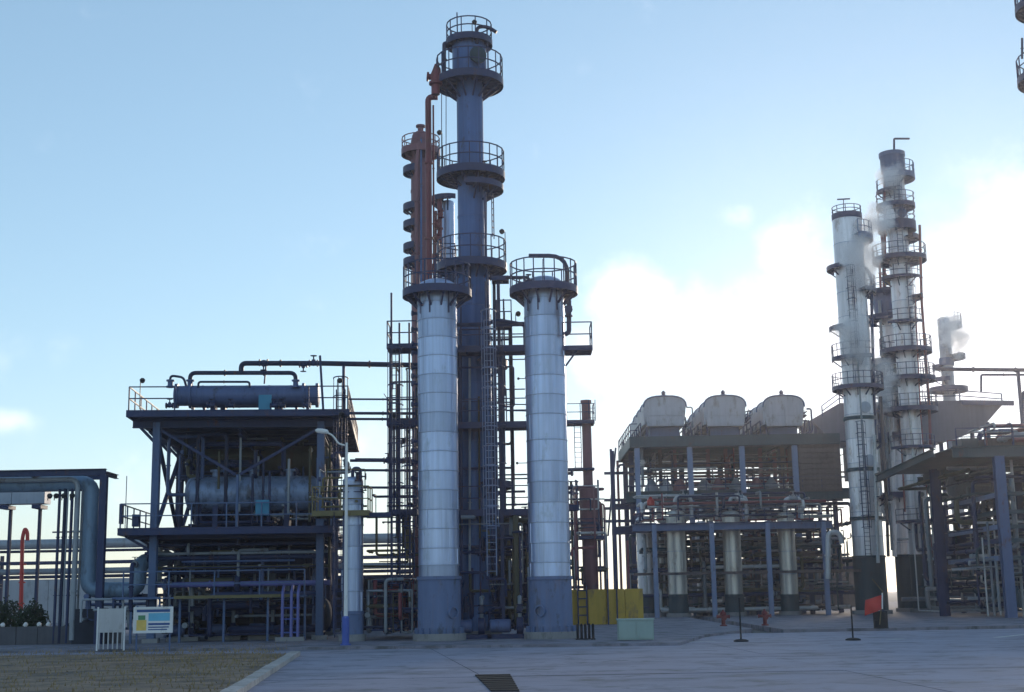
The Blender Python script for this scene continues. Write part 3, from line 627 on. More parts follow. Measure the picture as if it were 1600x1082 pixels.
ringplat(tt, (X, Y), z(66), .3, 1.18, 0, 360, 'steel', .26, True, .85, 8, drop=.4, post=.9)
ringplat(tt, (X, Y), z(128), .66, 1.70, 0, 360, 'steel', .3, True, 1.15, 12, drop=.95, post=.9)
ringplat(tt, (X, Y), z(273), .66, 1.70, 0, 360, 'steel', .3, True, 1.1, 12, drop=.7, post=.9)
ringplat(tt, (X, Y), z(294), .66, 1.62, -100, 90, 'steel', .2, False)
ringplat(tt, (X, Y), z(416), .7, 1.72, 0, 360, 'steel', .3, True, 1.15, 12, drop=.8, post=.9)
ringplat(tt, (X, Y), z(567), .87, 1.68, -75, 40, 'steel', .3, False, brk=10)
ringplat(tt, (X, Y), z(757), .87, 1.8, -75, 40, 'steel', .25, False, brk=10)
an = -math.pi / 2 + .45; MB().lathe([(.34, .0), (.34, .22), (.44, .23), (.44, .32), (.1, .36)], (X + .8 * math.cos(an), Y + .8 * math.sin(an), z(98)), 20, (math.cos(an), math.sin(an), 0)).build('manhole', 'steel_green', tt)
pipe(tt, PP(63.2, [(745, 68), (745, 42), (762, 42), (776, 51)]), .09, 'pipe_dark', 'vent_pipe', .3, 10, False)
pipe(tt, PP(63.4, [(700, 68), (694, 68), (694, 120)]), .10, 'pipe_dark', 'pipe', .25)
MB().bar(W(715, 66, 63.2), W(714, 20, 63.2), .06).build('mast', 'steel', tt); flood(tt, W(738, 66, 63), 1.0)
MB().bar(W(740, 120, 62.5), W(740, 112, 62.5), .05).build('bracket', 'steel', tt)
def ladder_px(parent, px, r0_, r1_, Y, m='steel', cage=True, ang=-math.pi / 2):
    a = W(px, r0_, Y); b = W(px, r1_, Y); return ladder(parent, (a.x + b.x) / 2, Y, a.z, b.z, ang, m, cage)
ladder_px(tt, 762, 120, 55, 63.6, ang=.0); ladder_px(tt, 770, 372, 300, 63.7, ang=-.2); ladder_px(tt, 756, 268, 300, 63, cage=False)
pipe(tt, PP(63.4, [(759, 300), (759, 415)]), .06, 'pipe_dark', flanges=False); pipe(tt, PP(63.5, [(697, 118), (697, 262)]), .02, 'pipe_dark', flanges=False); pipe(tt, PP(63.5, [(690, 135), (690, 262)]), .02, 'pipe_dark', flanges=False)
for (px0, r0_, px1, r1_, rr_, mm) in ((713, 800, 707, 430, .09, 'pipe_dark'), (771, 800, 757, 300, .05, 'pipe_dark'), (776, 900, 772, 440, .08, 'pipe_dark'), (734, 900, 734, 560, .06, 'pipe_grey'), (750, 860, 748, 620, .05, 'pipe_olive'), (722, 860, 720, 480, .05, 'pipe_dark')): pipe(tt, PP(62.9, [(px0, r0_), (px1, r1_)]), rr_, mm)
flood(tt, W(691, 262, 63), 1.75, out=(-.12, -.1, 0)); flood(tt, W(790, 418, 62.9), 1.75, out=(-.15, -.1, 0)); valve(tt, W(757, 262, 63), .09, (1, 0, 0)); valve(tt, W(754, 268, 63), .07, (1, 0, 0))
# red nozzle and valve cluster on the left of its upper platform
rv = thing('relief_valve', W(682, 150, 63.6), 'red relief valve cluster on the left edge of the highest round platform', 'valve')
MB().lathe([(.2, 0), (.2, .5), (.34, .52), (.34, .64), (.22, .66), (.28, 1.0), (.16, 1.3), (.05, 1.6)], W(681, 148, 63.4), 16).build('body', 'rust_pipe', rv)
MB().lathe([(.24, 0), (.24, .1), (.15, .12), (.15, .6), (.24, .62), (.24, .7)], W(689, 122, 63.4), 14, (-.9, 0, .1)).build('outlet', 'rust_pipe', rv)
pipe(rv, PP(63.6, [(677, 152), (677, 118), (686, 104), (686, 130)]), .10, 'rust_pipe', 'pipe', .25)
# rust red riser pipe
rp = thing('riser_pipe', W(672, 470, 67), 'tall rust red riser pipe between the red tower and the tallest tower', 'pipe')
pipe(rp, PP(67, [(684, 152), (669, 152), (671, 470)]), .16, 'rust_pipe', 'pipe', .4, 12)
pipe(rp, PP(67.3, [(677, 165), (678, 470)]), .05, 'rust_pipe', 'pipe')
# ------------------------------------------------------------------ the red tower behind left
Y = 76.0; X = XA(660, 8.0, Y); z = lambda r: ZA(X, Y, r)
tr = thing('red_tower', (X, Y, 0), 'dull red tower with many small side platforms, behind the left silver tower', 'tower')
MB().lathe([(.58, .2), (.58, z(222)), (.5, z(212)), (.3, z(207))], (X, Y, 0), 32).build('shell', 'tower_red', tr)
MB().lathe([(.17, 0), (.17, .3), (.28, .31), (.28, .42)], (X, Y, z(207)), 14).build('top_nozzle', 'tower_red', tr)
ringplat(tr, (X, Y), z(236), .58, 1.15, 0, 360, 'tower_red', .3, True, .7, 8, drop=.6)
for r_, a0, a1 in ((265, 130, 260), (323, 140, 260), (350, 130, 260), (385, 140, 250), (408, 130, 270)): ringplat(tr, (X, Y), z(r_), .58, 1.05, a0, a1, 'steel', .32, False, brk=14, drop=.5)
for r_ in (300, 340, 370): MB().lathe([(.61, z(r_) - .06), (.61, z(r_) + .06)], (X, Y, 0), 32).build('stiffener', 'tower_red', tr)
pipe(tr, PP(75, [(651, 470), (651, 250), (656, 222)]), .12, 'tower_red', 'pipe'); pipe(tr, PP(75, [(658, 470), (658, 215)]), .06, 'tower_paint', 'pipe')
Y = 70.0; X = XA(703, 8, Y); z = lambda r: ZA(X, Y, r)
ts = vvessel('slim_tower', 'slim pale grey column half hidden behind the tallest tower', X, Y, .1, z(318), .36, 'clad', 'tower', None)
ringplat(ts, (X, Y), z(312), .3, .95, 90, 300, 'steel', .2, False); pipe(ts, PP(69.4, [(687, 470), (687, 310), (695, 306)]), .13, 'rust_pipe', 'pipe'); pipe(ts, PP(69.4, [(680, 470), (681, 330)]), .07, 'rust_pipe', 'pipe')
for r_ in (335, 350, 372, 402, 420, 432): valve(ts, W(683 + (r_ % 7), r_, 69), .1, (0, 0, 1), 'rust_pipe' if r_ < 400 else 'pipe_dark', stem=(-1, 0, 0))
gallery(ts, 668, 712, 413, 68.4, 1.2); gallery(ts, 665, 706, 436, 68.2, 1.2)

# ------------------------------------------------------------------ access frame tying the towers together
Y = 61.9; af = thing('access_frame', W(770, 985, Y), 'dark steel access frame with walkways and caged ladders between the silver towers', 'steel structure')
def vpost(px, r0_, r1_, Y, w=.14, m='steel', name='post'):
    a = W(px, r0_, Y); zt = ZA(a.x, Y, r1_); MB().bar((a.x, Y, a.z), (a.x, Y, zt), w).build(name, m, af)
vpost(787, 985, 432, 62.4, .16, 'pipe_dark'); vpost(765, 930, 440, 62.6, .08); vpost(722, 985, 540, 63.0, .12); vpost(805, 985, 650, 63.4, .12)
for px in (612, 625, 641): vpost(px, 985, {612: 458, 625: 505, 641: 505}[px], 62.2, .09)
for (a, b, r_, yy, dp) in ((712, 822, 541, 61.6, 1.1), (712, 832, 660, 61.8, 1.2), (604, 652, 538, 61.6, 1.4), (604, 655, 658, 61.6, 1.4), (607, 652, 797, 61.6, 1.4), (712, 830, 797, 62.4, 1.0), (886, 905, 790, 62, 1.0)):
    gallery(af, a, b, r_, yy, dp, 'steel', True, .3 if a == 712 else .24, 'walkway')
gallery(af, 775, 800, 505, 62, .8, 'steel', True); gallery(af, 768, 795, 432, 62.2, .8, 'steel', False)
ladder_px(af, 766, 900, 500, 61.2, 'post_blue', True); ladder_px(af, 778, 800, 545, 61.9, 'steel', True); ladder_px(af, 618, 990, 545, 61.5, 'steel', True); ladder_px(af, 640, 900, 660, 61.4, 'steel', True)
pipe(af, PP(61.5, [(712, 508), (760, 508), (775, 500), (822, 508)]), .09, 'pipe_dark'); pipe(af, PP(61.8, [(790, 434), (826, 434)]), .08, 'pipe_dark')
for (a, b, r_, yy, rr_, m) in ((545, 652, 624, 63, .045, 'pipe_dark'), (545, 652, 646, 63, .07, 'pipe_dark'), (545, 650, 655, 63.4, .06, 'pipe_dark'), (547, 655, 720, 64, .07, 'pipe_dark'), (552, 655, 735, 63, .06, 'pipe_dark'), (565, 655, 762, 63.3, .06, 'pipe_dark'),
                              (555, 640, 717, 66, .03, 'pipe_dark'), (712, 830, 855, 63, .08, 'pipe_dark'), (712, 830, 870, 64, .1, 'pipe_grey'), (790, 826, 632, 66, .03, 'pipe_dark'), (790, 826, 642, 66, .03, 'pipe_dark'), (560, 655, 885, 62.4, .05, 'pipe_olive')):
    pipe(af, PP(yy, [(a, r_), (b, r_ + .5)]), rr_, m)
valve(af, W(606, 720, 64), .1, (1, 0, 0)); valve(af, W(636, 720, 64), .1, (1, 0, 0)); flood(af, W(637, 800, 61), .3); flood(af, W(612, 660, 61.5), .3); flood(af, W(806, 508, 61.5), .5); flood(af, W(627, 700, 62), .3)
for px, r_ in ((810, 592), (808, 724)):
    p = W(px, r_, 60.9); MB().tube([p, p + V(.5, 0, 0)], .02, 6).lathe([(.06, -.04), (.06, .04)], p, 10, (0, -1, 0)).build('gauge', 'lampblack', af)
def bx(px0, px1, r0_, r1_, Ya, Yb_): a = W(px0, r1_, Ya); b = W(px1, r0_, Ya); return (a.x, b.x, Ya, Yb_, max(.2, a.z), b.z)
clutter(af, bx(716, 826, 800, 985, 62, 68), 85, ['pipe_dark', 'pipe_grey', 'pipe_olive', 'steel', 'pipe_dark'], (.03, .14), 21)
clutter(af, bx(714, 822, 470, 800, 62.4, 65), 16, ['pipe_dark', 'steel', 'pipe_grey', 'pipe_dark'], (.025, .07), 26, dirs='xz'); clutter(af, bx(600, 650, 520, 900, 62.4, 66), 18, ['pipe_dark', 'steel', 'pipe_olive'], (.025, .06), 27); clutter(af, bx(770, 800, 450, 800, 62.5, 64), 8, ['pipe_dark'], (.03, .06), 22, dirs='z')
clutter(af, bx(566, 652, 905, 990, 61, 68), 60, ['pipe_dark', 'pipe_grey', 'pipe_olive', 'steel', 'rust_pipe'], (.03, .11), 23)
clutter(af, bx(572, 650, 770, 900, 63, 66), 12, ['pipe_dark', 'pipe_olive', 'yellow_dull'], (.025, .06), 24)
clutter(af, bx(716, 735, 420, 800, 65.3, 67), 6, ['pipe_dark', 'pipe_grey'], (.05, .1), 25, dirs='z')
mb = MB(); q = bx(718, 790, 860, 861, 64.4, 66.5)
hdrum('reboiler', 'dark squat reboiler drum between the feet of the silver towers', W(720, 838, 65), W(790, 838, 65), .85, 'exch', 'drum', 2, True, .1)
# pump skids between the towers
for i, (px, lab) in enumerate(((735, 'nearer the left silver tower'), (795, 'nearer the right silver tower'))):
    p = W(px, 985, 61.2); t = thing('pump_skid', (p.x, p.y, .11), 'low dark pump skid on the apron, ' + lab, 'pump', 'pump skids between the silver towers')
    MB().box((p.x, p.y, .2), (1.9, .8, .2)).build('base', 'steel', t); MB().lathe([(.24, -.5), (.3, -.44), (.3, .4), (.22, .46)], (p.x - .35, p.y, .66), 18, (1, 0, 0)).build('motor', 'exch', t)
    MB().lathe([(.14, -.16), (.38, -.14), (.38, .14), (.14, .18)], (p.x + .5, p.y, .66), 18, (1, 0, 0)).build('casing', 'pipe_dark', t); pipe(t, [(p.x + .5, p.y, 1.0), (p.x + .5, p.y, 1.9), (p.x + .5, p.y + 2.5, 1.9)], .09, 'pipe_grey'); valve(t, (p.x + .5, p.y, 1.4), .1, (0, 0, 1), stem=(0, -1, 0))

# ------------------------------------------------------------------ small silver column and street lamp in front of the left frame
Y = 61.0; X = XA(551, 3, Y); z = lambda r: ZA(X, Y, r)
sc = vvessel('small_column', 'short silver column behind the street lamp', X, Y, .11, z(752), .47, 'clad', 'column', z(957), 'skirt', True, joints=jz(X, Y, (752, 790, 822, 855, 890, 925, 957)))
gallery(sc, 487, 576, 799, 60.2, 1.8, 'yellow_dull', True, .24); gallery(sc, 570, 611, 802, 60.6, 1.0, 'steel', False, .2)
pipe(sc, PP(60.8, [(551, 748), (551, 732), (563, 732), (563, 800)]), .08, 'pipe_dark', 'pipe'); valve(sc, W(560, 745, 60.4), .1, (0, 0, 1), stem=(1, 0, 0)); ladder_px(sc, 529, 990, 800, 60.2, 'steel', False)
clutter(sc, (X - 2.0, X + .6, 60.4, 61.8, z(796) + .1, z(735)), 8, ['pipe_dark', 'yellow_dull', 'pipe_grey'], (.03, .07), 31)
Y = 56.0; b = W(540, 1004, Y); X = b.x; z = lambda r: ZA(X, Y, r)
lp = thing('street_lamp', (X, Y, .0), 'white street lamp with blue base standing before the short silver column', 'lamp')
MB().lathe([(.22, .1), (.22, .16), (.15, .17), (.15, z(966)), (.09, z(963))], (X, Y, 0), 16).build('base', 'blue_paint', lp)
MB().lathe([(.085, z(963)), (.05, z(692))], (X, Y, 0), 14).build('pole', 'white', lp)
MB().tube(fillet(PP(Y, [(538.5, 696), (529, 694), (520, 680), (507, 675)]), .35), [.045] * 20 if False else .04, 10).build('arm', 'white', lp)
hp = W(503, 674, Y); MB().lathe([(.03, -.28), (.09, -.2), (.11, 0), (.09, .22), (.03, .28)], hp, 12, (1, 0, -.15)).build('lamp_head', 'white', lp)
#==LEFT==
# ------------------------------------------------------------------ pipe gantry at far left
Y = 63.0; gt = thing('pipe_gantry', W(110, 985, Y), 'blue grey pipe gantry with a thick pipe turning down at the left edge', 'pipe gantry')
zb = W(150, 738, Y).z
MB().ibeam((-40, Y, zb), (W(166, 738, Y).x, Y, zb), .3, .3).build('beam', 'steel', gt); MB().ibeam((-40, Y + 2.2, zb), (W(163, 738, Y).x * (Y + 2.2) / Y, Y + 2.2, zb), .3, .3).build('beam', 'steel', gt)
xr = W(160, 820, Y).x
for yy in (Y, Y + 2.2): column(gt, xr * yy / Y, yy, .1, zb - .15, .32, 'steel')
for i in range(8): MB().ibeam((xr - i * 3.4, Y + .16, zb - .06), (xr - i * 3.4, Y + 2.04, zb - .06), .2, .2).build('cross_beam', 'steel', gt)
xb = W(140, 850, Y + 1.1).x; zp = W(60, 752, Y).z
pipe(gt, [(-40, Y + 1.1, zp - .05), (xb, Y + 1.1, zp - .05), (xb, Y + 1.1, W(140, 922, Y).z), (W(206, 922, Y).x, Y + 1.1, W(206, 922, Y).z), (W(206, 890, Y).x, Y + 1.1, W(206, 878, Y).z), (W(240, 870, Y).x, Y + 2.5, W(240, 870, Y).z)], .37, 'gantry_blue', 'pipe', .55, 20)
pipe(gt, [(-40, Y + .45, zp + .1), (xb - .45, Y + .45, zp + .1), (xb - .45, Y + .45, .3)], .13, 'pipe_grey', 'pipe', .45, 12)
for px, r in ((79, .07), (88, .085), (99, .075), (109, .09), (115, .05), (92, .04)):
    x = W(px, 870, Y).x; pipe(gt, [(x - .6, Y + 1.8, zb - .55), (x, Y + .9, zb - .55), (x, Y + .9, .15)], r, 'pipe_dark' if r > .06 else 'pipe_grey', 'pipe', .25)
for px in (75, 85, 97, 110): flood(gt, (W(px, 800, Y).x, Y - .1, zb - 1.3), .2)
for zz in (W(90, 830, Y).z, W(90, 900, Y).z): MB().bar((W(70, 830, Y).x, Y + 1.06, zz), (W(122, 830, Y).x, Y + 1.06, zz), .07).build('pipe_clamp', 'steel', gt)
MB().ibeam((W(72, 600, Y + 8).x, Y + .9, .1), (W(72, 600, Y + 8).x, Y + .9, zb - .2), .2, .2).build('column', 'steel', gt)
MB().box((W(136, 960, Y).x, Y + 1.0, .9), (1.6, 1.2, 1.6)).build('pipe_anchor', 'dark_void', gt)
clutter(gt, bx(118, 250, 930, 985, 62.6, 66), 18, ['pipe_dark', 'pipe_grey', 'exch'], (.05, .14), 41)
# insulated duct behind the gantry
Y = 74; du = thing('duct', W(30, 780, Y), 'pale grey insulated duct hung below the gantry at the left edge', 'duct')
a, b = W(-60, 790, Y), W(76, 759, Y); n_ = 9; x0 = -42
for i in range(n_):
    xa = x0 + (b.x - x0) * i / n_; xb_ = x0 + (b.x - x0) * (i + 1) / n_
    MB().box(((xa + xb_) / 2, Y, (a.z + b.z) / 2), (xb_ - xa - .03, 1.0, b.z - a.z)).build('duct_section', 'duct', du)
for px in (12, 62, -60): MB().box((W(px, 793, Y).x, Y, a.z - .17), (.5, 1.1, .2)).build('support', 'steel', du)
for px in (14, 60, -58):
    column(du, W(px, 793, Y).x, Y + .3, .1, a.z - .1, .16, 'steel')
# red post with a looped top, bushes, white marker stones, low kerb
Y = 92; rs = thing('red_standpipe', W(37, 950, Y), 'red standpipe with an arched top behind the bushes at far left', 'standpipe')
pipe(rs, PP(Y, [(33, 955), (35, 840), (39, 826), (43, 832), (43, 845)]), .13, 'red', 'pipe', .3, 12); pipe(rs, PP(Y + .4, [(31, 955), (34, 852)]), .08, 'red_dull', 'pipe')
for zz in (2.0, 3.4, 4.6): MB().bar((W(30, 900, Y).x, Y, zz), (W(40, 900, Y).x, Y, zz), .1).build('clamp', 'red', rs)
def bush(label, px, py, Y, rx, rz, seed):
    p = W(px, py, Y); rd = random.Random(seed); t = thing('bush', (p.x, Y, 0), label, 'bush'); mb = MB(); cz = rz * .95
    for i in range(2600):
        while True:
            q = V(rd.uniform(-1, 1), rd.uniform(-1, 1), rd.uniform(-1, 1))
            if .25 < q.length < 1: break
        lump = .8 + .25 * math.sin(q.x * 7 + seed) * math.cos(q.z * 6 + q.y * 5)
        c = V(p.x + q.x * rx * lump, Y + q.y * rx * lump, cz + q.z * rz * lump)
        if c.z < .1: continue
        a = V(rd.gauss(0, 1), rd.gauss(0, 1), rd.gauss(0, 1)).normalized(); b_ = a.cross(V(rd.gauss(0, 1), rd.gauss(0, 1), rd.gauss(0, 1))).normalized(); s_ = rd.uniform(.05, .1)
        mb.add([c - a * s_, c + b_ * s_ * .5, c + a * s_, c - b_ * s_ * .5], [(0, 1, 2, 3)])
    mb.build('crown', 'leaf', t); tb = MB()
    for i in range(5): e = V(p.x + rd.uniform(-.5, .5) * rx, Y + rd.uniform(-.5, .5) * rx, rz * 1.2); tb.tube([(p.x, Y, .0), (p.x + (e.x - p.x) * .3, Y + (e.y - Y) * .3, rz * .6), e], [.05, .035, .012], 6)
    tb.build('trunk', 'bark', t)
bush('dark rounded bush cut by the left edge of the picture', 8, 960, 70, 1.1, 1.25, 1); bush('dark rounded bush right of the one at the left edge', 51, 960, 68, .95, 1.15, 2); bush('low dark bush beneath the thin pipes of the gantry', 108, 975, 70, .9, .5, 3)
hw = thing('low_wall', W(30, 993, 62), 'low concrete wall at the far left in front of the bushes', 'wall')
xw0 = W(-40, 990, 64).x; zw = ZA(-22, 64, 979)
for i in range(7): MB().box((xw0 + .5 + i * 1.0, 64.0, zw / 2 + .05 + random.uniform(-.01, .01)), (.97, .3, zw - .1)).build('block', 'wall_dark', hw)
for i, (px, lab) in enumerate(((4, 'farthest left of the row'), (40, 'second from left in the row'), (61, 'third from left in the row'), (75, 'fourth from left in the row'), (98, 'under the rightmost thin pipes'), (112, 'left of the thick downpipe'), (148, 'right of the thick downpipe'))):
    p = V(W(px, 980, 64).x, 64, 0); mb = MB(); rd = random.Random(i); mb.lathe([(.08, 0), (.11, .05), (.10, .12), (.05, .18), (.02, .19)], (p.x, p.y, zw + .01 if px < 140 else .11), 9)
    for v_ in mb.v: v_ += V(rd.uniform(-.02, .02), rd.uniform(-.02, .02), rd.uniform(-.01, .01))
    mb.build('marker_stone', 'white', None, 'small white painted marker stone at the gantry foot, ' + lab, 'stone', 'white stones at the gantry foot')
# notice boards
Y = 55.5; a, b = W(153, 1003, Y), W(194, 951, Y); wb = thing('notice_board', ((a.x + b.x) / 2, Y, .1), 'plain off white notice board on two posts at left', 'notice board')
MB().box(((a.x + b.x) / 2, Y, (ZA(a.x, Y, 989) + b.z) / 2), (b.x - a.x, .05, b.z - ZA(a.x, Y, 989))).build('panel', 'panel_white', wb)
for i in range(6):
    x = a.x + .04 + (b.x - a.x - .08) * i / 5; MB().box((x, Y, (.1 + ZA(a.x, Y, 990)) / 2 + .03), (.05, .04, ZA(a.x, Y, 990) - .1)).build('slat', 'panel_white', wb)
for x in (a.x - .04, b.x + .04): MB().box((x, Y + .01, b.z / 2 + .07), (.06, .06, b.z)).build('post', 'white', wb)
Y = 54.5; a, b = W(208, 990, Y), W(271, 948, Y); zc = (a.z + b.z) / 2; wd, ht = b.x - a.x, b.z - a.z; cx_ = (a.x + b.x) / 2
cb = thing('information_board', (cx_, Y, .1), 'colour printed information board with white frame on two posts', 'notice board')
MB().box((cx_, Y, zc), (wd - .08, .04, ht - .08)).build('panel', 'white', cb)
for s_ in (-1, 1): MB().box((cx_, Y - .012, zc + s_ * (ht / 2 - .035)), (wd, .07, .07)).build('frame', 'white', cb); MB().box((cx_ + s_ * (wd / 2 - .035), Y - .012, zc), (.07, .068, ht - .142)).build('frame', 'white', cb); MB().box((cx_ + s_ * wd * .42, Y + .06, (zc + ht / 2) / 2 + .05), (.06, .06, zc + ht / 2)).build('post', 'steel_mid', cb)
def patch(x0, x1, z0, z1, m, name): MB().box((a.x + wd * (x0 + x1) / 2, Y - .024, a.z + ht * (z0 + z1) / 2), (wd * (x1 - x0), .006, ht * (z1 - z0))).build(name, m, cb)
patch(.08, .92, .80, .90, 'board_blue', 'heading'); patch(.08, .33, .10, .50, 'board_yellow', 'picture'); patch(.12, .30, .505, .68, 'board_green', 'picture'); patch(.38, .92, .46, .76, 'board_cyan', 'picture')
patch(.38, .92, .30, .38, 'board_blue', 'text_line'); patch(.38, .90, .20, .245, 'board_blue', 'text_line'); patch(.38, .86, .11, .15, 'board_blue', 'text_line')

# ------------------------------------------------------------------ thin stack with gallery behind the right silver tower
Y = 88; X = XA(921, 6, Y); z = lambda r: ZA(X, Y, r)
tk = thing('thin_stack', (X, Y, 0), 'thin dark column with a small gallery to the right of the silver towers', 'tower')
MB().lathe([(.5, .2), (.5, z(845)), (.6, z(835)), (.6, z(765)), (.32, z(758)), (.30, z(632)), (.36, z(630)), (.36, z(626))], (X, Y, 0), 24).build('shell', 'tower_red', tk)
gallery(tk, 885, 929, 657, 87.3, 1.5, 'steel', True, .25); ladder_px(tk, 903, 735, 660, 87.2, 'steel', False); gallery(tk, 883, 929, 732, 87.4, 1.0, 'steel', False, .14); gallery(tk, 905, 945, 838, 87.0, 1.4, 'steel', True)
ladder_px(tk, 925, 658, 625, 87.2, 'steel', True); clutter(tk, bx(886, 945, 745, 960, 86.5, 90), 26, ['pipe_dark', 'pipe_olive', 'pipe_pale', 'rust_pipe', 'tower_red'], (.04, .12), 51)
for px in (892, 905, 940): a = W(px, 955, 87.5); MB().bar((a.x, 87.5, .1), (a.x, 87.5, ZA(a.x, 87.5, 750)), .12).build('post', 'steel', tk)
#==RIGHT==
# ------------------------------------------------------------------ right: air cooler deck
YF, YK = 112.0, 125.0
XL = W(985, 682, YF).x; XR = W(1312, 690, YF).x; zd = ZA(14, YF, 682)
ac = thing('cooler_structure', ((XL + XR) / 2, YF + 5, 0), 'tall green grey steel frame carrying three pale air cooler boxes at right', 'steel structure')
MB().box(((XL + XR) / 2, (YF + YK) / 2, zd - .06), (XR - XL - .1, YK - YF - .1, .1)).build('deck_plate', 'steel_green', ac)
for yy, m in ((YF, 'steel_green'), (YK, 'steel_green')): MB().box(((XL + XR) / 2, yy, zd - .42), (XR - XL, .16, .9)).build('edge_beam', m, ac)
for x in (XL, XR): MB().box((x, (YF + YK) / 2, zd - .42), (.16, YK - YF - .3, .9)).build('edge_beam', 'steel_green', ac)
for i in range(9): yy = YF + 1 + i * 1.4; MB().ibeam((XL + .2, yy, zd - .4), (XR - .2, yy, zd - .4), .2, .5).build('joist', 'steel_green', ac)
cxs = [XA(px, 10, YF) for px in (998, 1081, 1163, 1246)]
zm = ZA(14, YF, 775)
for i, x in enumerate(cxs):
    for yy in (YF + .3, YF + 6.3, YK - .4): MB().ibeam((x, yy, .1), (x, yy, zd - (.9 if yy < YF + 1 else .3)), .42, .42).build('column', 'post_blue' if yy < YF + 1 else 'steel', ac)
for yy, m in ((YF + .5, 'steel_green'), (YF + 6.3, 'steel'), (YK - .4, 'steel')):
    MB().ibeam((XL - .5, yy, zm), (XR + 1.5, yy, zm), .4, .9 if yy < YF + 1 else .5).build('beam', m, ac)
MB().box(((XL + XR) / 2, YF + 4, zm + .3), (XR - XL, 6.5, .08)).build('deck_plate', 'steel_green', ac)
for r_ in (724, 740, 728): yy = YF + 3 + (r_ % 5); zz = ZA(14, yy, r_); MB().bar((XL, yy, zz), (XR, yy, zz), .16, .22).build('beam', 'brown_panel', ac)
for px in (1033, 1056, 1108, 1136, 1190, 1212, 1225): x = XA(px, 11, YF + 5); MB().ibeam((x, YF + 5, zm + .2), (x, YF + 5, zd - .6), .3, .3).build('hanger_post', 'brown_panel' if px % 2 else 'tower_red', ac)
rail_pts(MB(), [(XL - .2, YF + .4, zm + .35), (XR, YF + .4, zm + .35)], 1.1, 1.6, .03).build('railing', 'steel', ac)
rail_pts(MB(), [(XL, YK, zd), (XL, YF, zd), (XL + .6, YF, zd)], 1.1, 1.6, .035).build('railing', 'steel', ac)
for px, a, b in ((958, 702, 840), (978, 690, 830), (968, 720, 840)): x = XA(px, 8, YK); MB().bar((x, YK, .1), (x, YK, ZA(x, YK, a)), .22).build('post', 'rust_pipe' if px == 968 else 'steel', ac)
MB().bar(W(950, 838, YK), W(962, 700, YK), .16).build('brace', 'steel', ac)
for r_ in (740, 782, 795, 815): p = W(944, r_, YK - 1); MB().bar(p, (XL + 3, YK - 1, p.z), .25).build('beam', 'steel', ac)
for px in (1018, 1040, 1062, 1100, 1122, 1150, 1182, 1205):   # motors and fan housings under the deck
    p = W(px, 752, YF + 3); MB().lathe([(.2, -.1), (.62, .0), (.62, .5), (.4, .9), (.15, 1.3)], (p.x, p.y, zm + .36), 16).build('fan_motor', 'pipe_grey' if px % 3 else 'tower_red', ac)
clutter(ac, (XL + .5, XR - 1, YF + 1.5, YK - 1, zm + .6, zd - .7), 26, ['pipe_grey', 'pipe_pale', 'rust_pipe', 'pipe_dark'], (.05, .16), 61); clutter(ac, (XL - .5, XR + 2, YF + 2, YK, zm - 2, zd - .6), 40, ['pipe_dark', 'steel', 'brown_panel', 'pipe_grey'], (.04, .1), 63)
clutter(ac, (XL + .5, XR + 1, YF + 1.5, YK - 1, .4, zm - .6), 60, ['pipe_grey', 'pipe_dark', 'steel_green', 'pipe_pale', 'pipe_olive', 'rust_pipe'], (.07, .2), 62)
# brown louvre housing beside the deck
bl = thing('louvre_housing', (XR, YF + 2, 0), 'dark brown louvred housing between the air coolers and the steaming tower', 'housing')
x0_, x1_ = XA(1249, 12, YF), XA(1316, 12, YF); zt_, zb_ = ZA(x0_, YF, 684), ZA(x0_, YF, 768)
MB().box(((x0_ + x1_) / 2, YF + 2.5, (zt_ + zb_) / 2), (x1_ - x0_, 4.2, zt_ - zb_)).build('body', 'brown_panel', bl)
for i in range(10): zz = zb_ + (zt_ - zb_) * (i + .5) / 10; MB().bar((x0_ + .05, YF + .34, zz), (x1_ - .05, YF + .34, zz), .14, .26).build('louvre', 'brown_panel', bl)
for x in (x0_ + .2, x1_ - .2): MB().bar((x, YF + 2.5, .1), (x, YF + 2.5, zb_), .35).build('leg', 'steel', bl)
